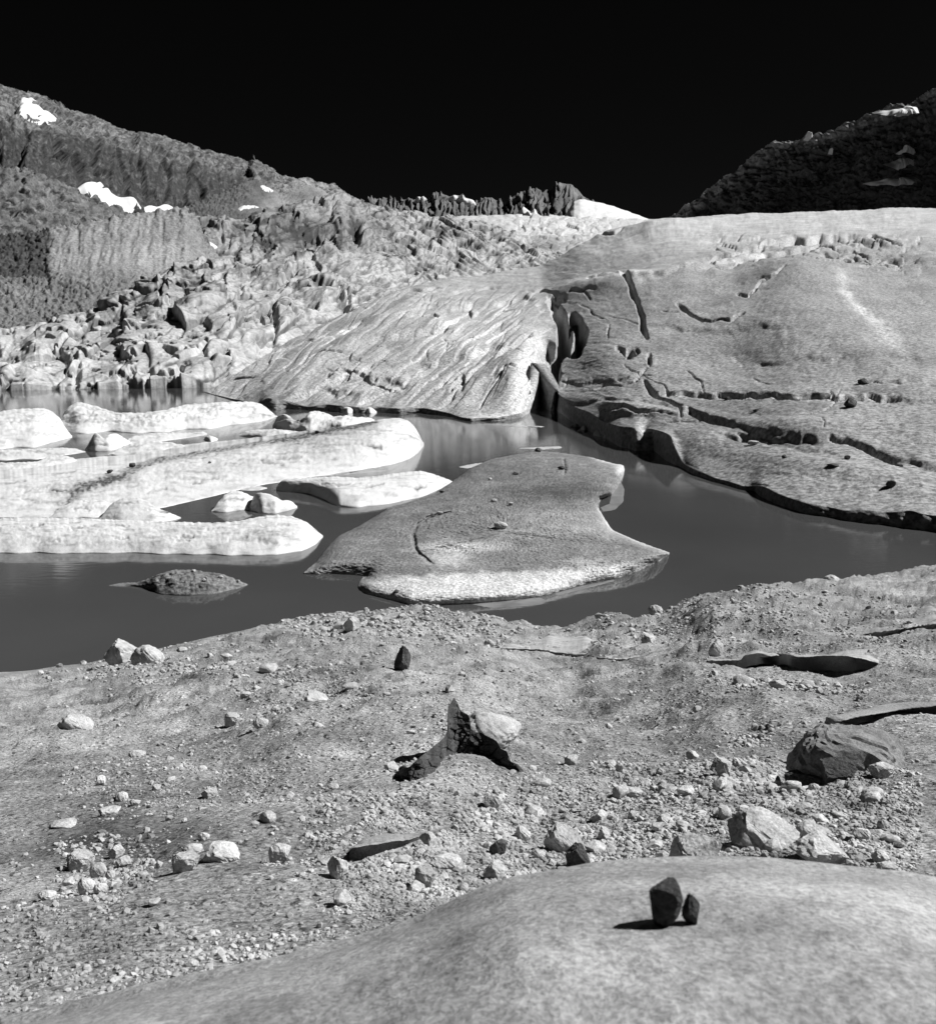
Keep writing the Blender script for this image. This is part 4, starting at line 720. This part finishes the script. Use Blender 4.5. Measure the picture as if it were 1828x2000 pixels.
def put(name, data, base, w_, h_, dep, rz, label, cat, group=None, sink=.18, tilt=(0, 0)):
    o = bpy.data.objects.new(name, data); COL.objects.link(o)
    o.scale = (w_/2, dep/2, h_/2); o.rotation_euler = (tilt[0], tilt[1], rz)
    o.location = (float(base[0]), float(base[1])+dep*.3, float(base[2])+h_*(.5-sink)); tag(o, label, cat, group); return o
def hero(u, v, wpx, hpx, kind, label, name='boulder', cat='boulder', rz=None, ground=gpos, sink=.24, tilt=(0, 0), idx=None, group=None):
    b = ground(u, v); D = float(b[1]); k = D/FP*1.02
    data = HERO[kind][(idx if idx is not None else rnd.randrange(99)) % len(HERO[kind])]
    return put(name, data, b, wpx*k, hpx*k/(1-sink)*(.74 if ground is gpos and kind != 'd' else 1.0), wpx*k*rnd.uniform(.75, 1.0), rnd.uniform(-.5, .5) if rz is None else rz, label, cat, group, sink, tilt)
HL = [
 (232, 1300, 66, 58, 'a', 'angular pale boulder on the left of the touching pair at the water edge'), (284, 1302, 66, 56, 'r', 'round pale boulder on the right of the touching pair at the water edge'),
 (686, 1252, 38, 38, 'a', 'upright pale boulder near the crest above the lake'), (146, 1440, 66, 42, 'a', 'large flat boulder with a black shadow at the left edge of the sand'),
 (452, 1410, 32, 34, 'a', 'pale triangular stone, upper of the two in the sandy hollow'), (508, 1427, 32, 26, 'r', 'pale rounded stone, lower of the two in the sandy hollow'),
 (265, 1468, 36, 20, 'r', 'low half buried pale stone below the large flat boulder'), (407, 1538, 36, 26, 'a', 'pale stone with a sharp shadow alone in the lower left sand'),
 (432, 1304, 24, 20, 'a', 'grey stone below the shoreline left of the shadowed scarp'), (394, 1492, 20, 14, 'r', 'small flat pale stone on the sand slope'),
 (194, 1535, 26, 24, 'a', 'pale stone left of the small stone row'), (236, 1562, 28, 22, 'r', 'rounded pale stone at the head of a little cluster'), (263, 1566, 24, 14, 'a', 'flat stone at the right of the little cluster'), (305, 1539, 20, 16, 'a', 'small angular stone on dark wet sand'),
 (1280, 1212, 30, 26, 'r', 'smooth round boulder perched on the crest over the water'), (1624, 1156, 34, 26, 'r', 'pale boulder on the crest near the right edge'), (1400, 1280, 34, 40, 'r', 'tall rounded boulder standing behind the polished ledge'), (1264, 1272, 40, 24, 'a', 'pale boulder with a black underside left of the tall rounded boulder'), (1440, 1222, 20, 16, 'a', 'small dark sided stone on the upper right bank'),
 (955, 1264, 22, 20, 'r', 'pale round stone below the crest in the middle'), (885, 1262, 20, 15, 'a', 'small pale stone left of the round one below the crest'), (735, 1220, 24, 18, 'a', 'stone on the crest directly behind the upright pale boulder'), (785, 1220, 22, 16, 'a', 'stone on the crest right of the upright pale boulder'),
 (962, 1582, 44, 40, 'a', 'pale oval boulder casting a long shadow below the rock dome'), (1022, 1624, 34, 36, 'a', 'pale pointed stone in the middle of the stone field'), (1102, 1650, 78, 72, 'a', 'large cream boulder, biggest block of the central stone field'),
 (830, 1738, 46, 56, 'a', 'tall pale stone near the bottom with a black shadow to its left'), (968, 1708, 54, 44, 'a', 'pale blocky stone lying between the tall stone and the large cream boulder'), (660, 1720, 46, 58, 'a', 'leaning pale stone left of the dark-fronted slab'),
 (545, 1690, 50, 56, 'a', 'upright pale stone with a shaded cleft at its left'), (428, 1700, 78, 44, 'a', 'broad flat topped pale block in the lower left'), (362, 1722, 58, 48, 'a', 'broken pale block beside the broad flat topped one'),
 (374, 1676, 44, 24, 'r', 'smooth cigar shaped pale stone pointing up right'), (398, 1650, 26, 18, 'r', 'small egg shaped pale stone above the cigar shaped one'), (224, 1664, 36, 34, 'a', 'pale stone topping the pile at the lower left'), (190, 1702, 36, 36, 'r', 'rounded pale stone in the middle of the lower left pile'), (152, 1690, 54, 50, 'a', 'grey slab leaning in the lower left pile'), (238, 1680, 38, 24, 'a', 'long angular stone at the right of the lower left pile'), (214, 1708, 20, 22, 'r', 'small egg shaped stone under the lower left pile'), (274, 1716, 22, 18, 'r', 'small bright stone alone right of the lower left pile'), (168, 1758, 36, 42, 'r', 'bright tall stone of the pair at the bottom left'), (196, 1758, 30, 28, 'r', 'bright squat stone of the pair at the bottom left'), (90, 1768, 40, 22, 'r', 'bright stone in the bottom left corner'), (132, 1728, 26, 18, 'a', 'dim stone half buried left of the bottom pair'), (310, 1694, 18, 16, 'a', 'small stone with a shadow above the broken block'),
 (1362, 1682, 112, 80, 'a', 'massive rough boulder, left of the two split boulders'), (1498, 1660, 150, 72, 'a', 'massive long boulder, right of the two split boulders'), (1436, 1702, 84, 36, 'a', 'two-toned wedge of rock at the foot of the split boulders'), (1606, 1692, 112, 56, 'a', 'long grey boulder with a black shaded underside'), (1592, 1640, 70, 34, 'r', 'bright rounded end of rock behind the long grey boulder'), (1684, 1648, 38, 28, 'a', 'bright clean faceted stone near the right edge'), (1724, 1632, 24, 30, 'r', 'upright rounded stone beside the clean faceted one'), (1722, 1688, 42, 26, 'a', 'pale stone at the right edge, upper of two'), (1735, 1712, 40, 30, 'a', 'pale stone at the right edge, lower of two'),
 (1410, 1526, 54, 48, 'a', 'pointed pale boulder above the pile of small stones'), (1556, 1492, 38, 36, 'g', 'grey round topped stone beside the black hollow'), (1508, 1528, 46, 36, 'a', 'pale angular boulder left of the black hollow'), (1438, 1512, 26, 26, 'a', 'grey stone between the two pale angular boulders'), (1724, 1538, 48, 34, 'a', 'grey boulder at the right edge below the hump'), (1590, 1552, 24, 22, 'r', 'bright small boulder under the black hollow'), (1664, 1556, 26, 24, 'a', 'pale stone between the bright small boulder and the right edge'), (1706, 1572, 46, 28, 'r', 'long smooth pale stone near the right edge'), (1300, 1556, 34, 22, 'a', 'pale angular stone at the left of the stone pile'), (1240, 1565, 34, 24, 'a', 'pale stone left of the stone pile'), (1290, 1524, 22, 18, 'a', 'small block standing above the stone pile'), (1340, 1562, 36, 22, 'a', 'flat pale stone in the stone pile'), (1210, 1516, 16, 26, 'a', 'narrow upright stone right of the rock dome'), (1116, 1498, 34, 24, 'a', 'grey half buried stone just right of the rock dome'), (1190, 1426, 14, 12, 'a', 'lone little stone on the open gravel'), (1658, 1445, 20, 18, 'r', 'small stone resting on the polished hump'), (1192, 1508, 24, 14, 'a', 'flat stone left of the narrow upright stone'),
 (1466, 1358, 22, 16, 'a', 'angular stone at the left of the scattered row'), (1508, 1352, 14, 12, 'a', 'small cube of stone in the scattered row'), (1570, 1362, 22, 14, 'a', 'flat stone in the middle of the scattered row'), (1616, 1354, 20, 16, 'a', 'brightest stone of the scattered row'), (1636, 1352, 18, 14, 'a', 'stone at the right end of the scattered row'), (1584, 1332, 12, 10, 'r', 'little round stone above the scattered row'), (1506, 1428, 14, 12, 'r', 'bright stone at the head of the short diagonal string'), (1464, 1447, 14, 12, 'a', 'stone at the foot of the short diagonal string'),
 (612, 1362, 60, 40, 'a', 'flat slabby rock half buried under the shadowed scarp'), (480, 1368, 24, 14, 'a', 'small stone above the two pale stones of the hollow'), (500, 1355, 20, 14, 'a', 'small stone left of the flat slabby rock'), (540, 1352, 22, 16, 'a', 'pale stone touching the flat slabby rock'),
 (1170, 1600, 44, 30, 'a', 'grey block with a dark left cleft right of the large cream boulder'), (1180, 1625, 30, 34, 'a', 'grey stone standing before the dark left cleft'), (1055, 1668, 28, 20, 'r', 'bright little stone in front of the large cream boulder'), (1078, 1680, 26, 20, 'a', 'wedge stone in front of the large cream boulder'), (870, 1690, 66, 26, 'a', 'flat grey slab lying on the small stones'), (905, 1740, 24, 20, 'r', 'small round stone right of the tall pale stone'), (1022, 1740, 24, 18, 'r', 'small stone near the smooth rock at the bottom'),
 (330, 1600, 16, 12, 'a', 'pair-less little stone in the dark sand'), (360, 1608, 14, 12, 'a', 'little stone on the dark sand left of the pale bedrock patch'), (120, 1606, 50, 10, 'a', 'thin bright slab flat on the sand at the left edge'), (210, 1584, 50, 14, 'a', 'flat slab bleached pale on the dark sand'), (1238, 1598, 26, 18, 'a', 'stone above the left split boulder'), (1300, 1612, 34, 20, 'a', 'pale stone just above the massive rough boulder')]
for i, (u_, v_, w_, h_, k_, lab) in enumerate(HL):
    hero(u_, v_, w_, h_, k_, lab, 'boulder' if w_ >= 28 else 'stone', 'boulder' if w_ >= 28 else 'stone', idx=i*5+i//3)
hero(788, 1322, 34, 50, 'd', 'dark upright block with one thin bright edge, black against the sand', rz=.6, idx=0, tilt=(0, .15))
def outcrop():
    ridge = [(770, 1512), (786, 1500), (800, 1498), (816, 1482), (842, 1462), (868, 1440), (874, 1428), (870, 1404), (869, 1384), (878, 1376), (887, 1362), (894, 1374), (900, 1388), (914, 1396), (919, 1406), (916, 1420), (925, 1431), (938, 1430), (952, 1438), (970, 1447), (978, 1462), (990, 1468), (998, 1488), (1012, 1493), (1022, 1504)]
    foot = [(770, 1514), (800, 1528), (828, 1528), (850, 1510), (872, 1490), (890, 1480), (910, 1482), (940, 1484), (962, 1488), (985, 1500), (1005, 1508), (1022, 1506)]
    u = np.linspace(770, 1022, 300); rv = curve(ridge, u, 1)+1.2*fbm(u/5, 0*u, 3, 901); fv = np.maximum(curve(foot, u, 3), rv+1)
    F = gpos(u, fv); kz = np.hanning(31); kz /= kz.sum(); Df = np.convolve(np.pad(F[:, 1], 15, mode='edge'), kz, 'valid')
    n = 80; q = np.linspace(0, 1, n)[:, None]; hgt = (fv-rv)*Df/FP
    Dr = Df+hgt*.45+.02; V = fv+(rv-fv)*q; U = u+0*q; D = Df+(Dr-Df)*q
    px = D/FP; D = D-px*(9*blocks(U/26, V/20, 902, 1.4, .8, .12, 0, .3, .3)+4*blocks(U/11, V/9, 903, 1.3, .6)+2.5*fbm(U/7, V/6, 4, 904, .6))*np.sin(np.pi*np.clip(q*.85+.15, 0, 1))*np.clip((fv-rv)/30, .1, 1)
    P = at(U, V, D); B = []
    for a, b in ((.12, .12), (.35, .45), (.8, 1.1)):
        e = P[-1].copy(); e[:, 1] += a*hgt+.02; e[:, 2] -= b*hgt+.02; B.append(e)
    f0 = P[:1].copy(); f0[..., 2] -= .08
    A = np.concatenate([f0, P, np.array(B)])
    tag(gmesh('rock_outcrop', A, M['dark_stone']), 'jagged black outcrop with a pointed top and low sloping flanks, before the pale dome', 'rock')
outcrop()
hero(962, 1470, 128, 74, 'r', 'smooth pale dome of rock rising behind the jagged black outcrop', 'rock_dome', 'rock', rz=.1, idx=3, sink=.3)
hero(786, 1502, 18, 14, 'd', 'small black stone at the left foot of the jagged outcrop', 'stone', 'stone', idx=3)
hero(1668, 1522, 250, 96, 'g', 'smooth grey hump of rock with a black hollow on its left, near the right edge', 'rock_hump', 'rock', rz=-.15, idx=2, sink=.42, tilt=(0, -.2))
hero(1590, 1530, 110, 52, 'd', 'flat black block added as shade in the hollow left of the smooth hump', 'hollow_shade_block', 'rock', rz=.1, idx=1, sink=.35)  # black block added to paint the shade of the hollow
hero(1640, 1540, 90, 36, 'd', 'black block added as shade below the front of the smooth hump', 'hollow_shade_block', 'rock', rz=.5, idx=4, sink=.35)  # second black block added as painted shade under the hump
hero(1130, 1680, 52, 50, 'd', 'dark tent shaped block in front of the large cream boulder', rz=.7, idx=2)
hero(972, 1652, 38, 36, 'd', 'dark pointed stone above the pale blocky one', rz=.4, idx=3)
def on_near(u, v):
    k = np.argmin((NR['U']-u)**2+(NR['V']-v)**2); return NR['P'].reshape(-1, 3)[k]
hero(1300, 1806, 74, 88, 'd', 'larger of two black stones added as a shaded notch in the big smooth rock', rz=.2, idx=1, ground=on_near, sink=.1)  # black stone added where the rock has a shaded notch
hero(1352, 1800, 38, 66, 'd', 'slimmer of two black stones added as a shaded notch in the big smooth rock', rz=.2, idx=0, ground=on_near, sink=.1)  # slimmer black stone added for the same notch's shade
# stones on ice
def on_floe(u, v):
    k = np.argmin((BF['U']-u)**2+(BF['V']-v)**2); return BF['P'].reshape(-1, 3)[k]
for (u_, v_, w_, h_, k_, lab, gr) in [(978, 1033, 28, 13, 'r', 'pale rounded boulder lying in the middle of the great floe', on_floe), (860, 1006, 14, 7, 'a', 'dark flat stone on the great floe below its left crack', on_floe), (845, 1010, 12, 7, 'd', 'black stone beside the crack of the great floe', on_floe), (965, 980, 12, 6, 'r', 'small pale stone on the upper half of the great floe', on_floe), (998, 987, 10, 6, 'a', 'tiny stone right of the small pale one on the great floe', on_floe), (957, 938, 8, 5, 'r', 'little round stone near the upper left of the great floe', on_floe), (1052, 883, 14, 8, 'd', 'dark stone on the top rim of the great floe', on_floe), (1098, 918, 16, 7, 'd', 'flat dark stone near the top right of the great floe', on_floe), (1005, 928, 14, 6, 'd', 'dark stone in the upper middle of the great floe', on_floe), (863, 962, 10, 5, 'd', 'dark chip at the left rim of the great floe', on_floe), (775, 1158, 14, 6, 'd', 'dark chip on the white front of the great floe', on_floe),
  (1663, 795, 24, 18, 'd', 'dark block standing on the terrace of the glacier', on_glacier), (1686, 752, 20, 12, 'd', 'dark block higher on the glacier behind the terrace', on_glacier), (1741, 955, 20, 14, 'd', 'dark block on the glacier near the right edge', on_glacier), (1655, 902, 12, 8, 'd', 'dark stone on the low part of the glacier', on_glacier), (1531, 898, 11, 7, 'd', 'small dark stone left of the others on the low glacier', on_glacier), (1471, 870, 22, 8, 'a', 'flat stone near the shaded dip of the glacier', on_glacier), (1630, 924, 24, 6, 'd', 'flat dark slab on the low glacier slope', on_glacier), (1525, 855, 14, 9, 'd', 'dark lump on the rim of the shaded dip', on_glacier), (1476, 803, 12, 6, 'd', 'small dark stone on the glacier terrace edge', on_glacier), (1420, 775, 12, 6, 'd', 'tiny dark stone at the terrace step', on_glacier), (1757, 905, 16, 8, 'd', 'dark stone at the right edge by the long crack', on_glacier), (853, 622, 14, 10, 'a', 'boulder high on the ice tongue', on_glacier)]:
    hero(u_, v_, w_, h_, k_, lab, 'stone', 'stone', ground=gr, sink=.1)
def on_berg(key):
    b = [b for k, b in BERG.items() if key in k][0]
    def f(u, v):
        k = np.argmin((b['U']-u)**2+(b['V']-v)**2); return b['P'].reshape(-1, 3)[k]
    return f
for (u_, v_, w_, lab) in [(622, 852, 10, 'small dark stone on the grit stripe near its right end'), (413, 916, 7, 'small dark pebble on the white of the striped floe'), (262, 917, 14, 'dark clod on the grit stripe at its narrow part'), (220, 931, 12, 'dark clod on the grit stripe at its left')]:
    hero(u_, v_, w_, w_*.6, 'd', lab, 'stone', 'stone', ground=on_berg('huge white floe'), sink=.1)
for (u_, v_, w_, lab) in [(432, 1136, 11, 'bright pebble on the grit covered small floe'), (465, 1141, 8, 'last bright pebble at the right of the grit covered small floe'), (400, 1146, 10, 'bright pebble low on the grit covered small floe'), (380, 1120, 8, 'pebble on the top of the grit covered small floe')]:
    hero(u_, v_, w_, w_*.7, 'a', lab, 'stone', 'stone', ground=on_berg('small floe blackened'), sink=.1)
# scattered stones: density map over the bank
rg = np.random.RandomState(11)
ZONES = [  # u0,u1,v0,v1, weight, size range px
 (580, 1320, 1550, 1775, 22, 1.25), (1150, 1800, 1490, 1690, 22, 1.2), (560, 1020, 1198, 1262, 6, 1.0), (1380, 1700, 1335, 1375, 2.5, 1.2), (72, 560, 1290, 1345, 3, 1), (1650, 1800, 1560, 1720, 2.5, 1.2), (100, 320, 1620, 1780, 1.3, 1.4), (100, 600, 1460, 1600, 3, .8), (1100, 1800, 1170, 1290, 4.5, .8), (500, 1000, 1690, 1800, 4, 1.0), (72, 1800, 1300, 1600, 16, .75), (-100, 1900, 1600, 2060, 6, 1.2), (-100, 900, 1760, 2060, 5, 1.6), (-60, 1900, 1190, 1300, 8, .8), (880, 1250, 1500, 1600, 3, .8), (1400, 1560, 1500, 1580, 2.5, 1.5), (450, 720, 1300, 1400, 3, .8), (1420, 1520, 1420, 1450, .4, 1.3)]
def scatter(n, smin, smax, pw):
    wts = np.array([z[4] for z in ZONES]); wts = wts/wts.sum(); k = rg.choice(len(ZONES), n*2, p=wts)
    z = np.array([[a[0], a[1], a[2], a[3], a[5]] for a in ZONES])[k]
    a1 = rg.beta(1.6, 1.6, len(k)); a2 = rg.beta(1.6, 1.6, len(k))
    u = z[:, 0]+(z[:, 1]-z[:, 0])*a1; v = z[:, 2]+(z[:, 3]-z[:, 2])*a2
    sh = np.interp(u, FG['u'], FG['tp'])
    cl = fbm(u/60, v/28, 4, 801)
    near_ok = ~((v > np.interp(u, [-250, 300, 560, 800, 900, 1000, 1150, 1400, 1650, 1757, 2300], [2075, 1938, 1880, 1810, 1755, 1722, 1696, 1681, 1700, 1713, 1830])))
    dom = (u > 300) & (u < 650) & (v > 1705) & (v < 1830)
    ok = (v > sh+2) & (rg.rand(len(k)) < .15+.85*sstep(-.25, .35, cl)) & near_ok & ~(dom & (rg.rand(len(k)) < .85))
    # polished hump and rock dome stay clean
    ok &= ~((u > 1560) & (u < 1750) & (v > 1425) & (v < 1500) & (rg.rand(len(k)) < .9)); ok &= ~((u > 900) & (u < 1015) & (v > 1398) & (v < 1470)); ok &= ~((u > 1440) & (u < 1757) & (v > 1268) & (v < 1284))
    u, v, zs = u[ok][:n], v[ok][:n], z[ok][:n, 4]
    s = smin*(1-rg.rand(len(u))*(1-(smin/smax)**pw))**(-1/pw)
    return u, v, np.minimum(s*zs, smax*1.2)
LIBS = lib(10, I2, F2_, 200, .97, M['stone'], 'stone', 9)
u_, v_, s_ = scatter(240, 14, 42, 1.7)
Pp = gpos(u_, v_)
for i in range(len(u_)):
    D = Pp[i, 1]; w_ = s_[i]*D/FP
    if v_[i] < 1300: lab, grp = 'small pale stone among many on the crest of the bank by the water', 'small stones along the crest of the bank'
    elif v_[i] < 1500: lab, grp = 'small pale stone scattered on the open gravel of the bank', 'small stones on the open gravel'
    elif u_[i] < 600: lab, grp = 'small pale stone scattered on the darker sand at the lower left', 'small stones on the lower left sand'
    else: lab, grp = 'small pale stone among many in the stone field at the lower right', 'small stones in the stone field'
    put('stone', LIBS[i % 10], Pp[i], w_*rnd.uniform(.8, 1.3), w_*rnd.uniform(.35, .75), w_*rnd.uniform(.7, 1.1), rnd.uniform(0, 6.28), lab, 'stone', grp, rnd.uniform(.15, .45), (rnd.uniform(-.3, .3), rnd.uniform(-.3, .3)))
def gravel(name, n, smin, smax, pw, V0, F0, seed):
    u, v, s = scatter(n, smin, smax, pw); P = gpos(u, v); n = len(u)
    shapes = np.array([stone_verts(V0, seed+i, .95, 6, .08) if len(V0) > 8 else V0*rg.uniform(.65, 1.1, V0.shape)+rg.uniform(-.25, .25, V0.shape) for i in range(24)]); A = shapes[rg.randint(0, 24, n)].copy()
    w_ = s*P[:, 1]/FP/2; sc = np.stack([w_*rg.uniform(.8, 1.25, n), w_*rg.uniform(.7, 1.1, n), w_*rg.uniform(.45, .85, n)], -1)
    A *= sc[:, None, :]; th = rg.uniform(0, 6.28, n); tl = rg.uniform(-.5, .5, n)
    c, s2 = np.cos(tl)[:, None], np.sin(tl)[:, None]; x, z = A[..., 0]*c-A[..., 2]*s2, A[..., 0]*s2+A[..., 2]*c
    c, s2 = np.cos(th)[:, None], np.sin(th)[:, None]; X = x*c-A[..., 1]*s2; Y = x*s2+A[..., 1]*c
    A = np.stack([X, Y, z], -1)+P[:, None, :]+np.array([0, 0, 1])*(sc[:, 2]*.45)[:, None, None]
    F = (F0[None]+(np.arange(n)*len(V0))[:, None, None]).reshape(-1, 3)
    return mesh_np(name, A, F, M['gravel'], None, None, False)
tag(gravel('gravel', 26000, 5.0, 15, 1.7, ico(0)[0], ico(0)[1], 300), kind='stuff')
OV = np.array([(1, 0, 0), (-1, 0, 0), (0, 1, 0), (0, -1, 0), (0, 0, 1), (0, 0, -1)], float); OF = np.array([(0, 2, 4), (2, 1, 4), (1, 3, 4), (3, 0, 4), (2, 0, 5), (1, 2, 5), (3, 1, 5), (0, 3, 5)])
tag(gravel('gravel', 60000, 3.0, 7.0, 1.8, OV, OF, 330), kind='stuff')
# ------------------------------------------------------------------ snow patches on the mountains
def snow(sheet_, pts, thick=4.0, seed=1, N=140, rings=16, flat=0):
    ctr = np.array(pts, float).mean(0); U, V, r = star('s', pts, ctr, N, rings, None, None, None)
    Q = sample(sheet_, U, V)
    # smooth over the rock beneath
    for _ in range(3):
        Q[:, :, :] = (Q+np.roll(Q, 1, 1)+np.roll(Q, -1, 1))/3
        Q[1:-1] = (Q[:-2]+Q[1:-1]+Q[2:])/3
    D = Q[..., 1:2]; off = thick*(1-r[..., None]**3)-1.0
    if flat: Q[..., 1:2] -= flat*(V-V.min())[..., None]*D/FP
    dirn = np.array([0, -.75, .65]); Q = Q+dirn*off*D/FP
    c0 = Q[:1].mean(1, keepdims=True).repeat(N, 1)
    gmesh('snow_patch', np.concatenate([c0, Q]), M['snow'], None, sheet_['o'], wrap=True)
snow(s_ml, [(40, 190), (76, 205), (95, 217), (100, 228), (116, 232), (98, 244), (85, 240), (60, 236), (30, 225)], 18)
snow(s_ml, [(150, 366), (178, 361), (187, 368), (196, 358), (206, 362), (228, 380), (250, 398), (278, 414), (240, 418), (205, 408), (175, 392)], 26)
snow(s_ml, [(276, 410), (292, 405), (305, 411), (318, 408), (330, 404), (345, 400), (352, 412), (310, 418), (285, 418)], 14)
snow(s_cone, [(508, 361), (520, 366), (537, 373), (525, 376), (512, 370)], 6, N=60)
snow(s_cone, [(464, 405), (490, 402), (512, 404), (490, 407), (466, 412)], 6, N=60)
snow(s_ru, [(378, 482), (395, 480), (410, 484), (428, 489), (410, 497), (390, 504), (378, 504)], 14, N=80)
snow(s_mr, [(1650, 252), (1690, 244), (1720, 236), (1757, 226), (1800, 215), (1757, 238), (1720, 246), (1680, 254)], 14, flat=3.5)
snow(s_mr, [(1655, 370), (1690, 369), (1720, 373), (1745, 366), (1800, 350), (1757, 370), (1725, 377), (1690, 374)], 14, flat=3.5)
snow(s_mr, [(1690, 340), (1705, 338), (1725, 340), (1735, 330), (1728, 320), (1750, 322), (1790, 315), (1757, 328), (1735, 340), (1700, 349)], 14, flat=3.5)
snow(s_mr, [(1735, 305), (1757, 301), (1790, 297), (1757, 306)], 14, flat=3.5, N=60)
snow(s_mr, [(1560, 277), (1575, 272), (1590, 271), (1575, 278)], 14, flat=3.5, N=60)
snow(s_mr, [(1612, 300), (1622, 299), (1620, 303)], 14, flat=3.5, N=40)
snow(s_ridge, [(868, 386), (880, 384), (900, 390), (925, 395), (935, 398), (930, 401), (905, 398), (885, 394)], 12, N=60)
snow(s_ridge, [(806, 394), (820, 391), (838, 393), (825, 397), (812, 399)], 12, N=50)
snow(s_ridge, [(1000, 420), (1015, 411), (1040, 413), (1055, 412), (1052, 424), (1010, 424)], 12, N=60)
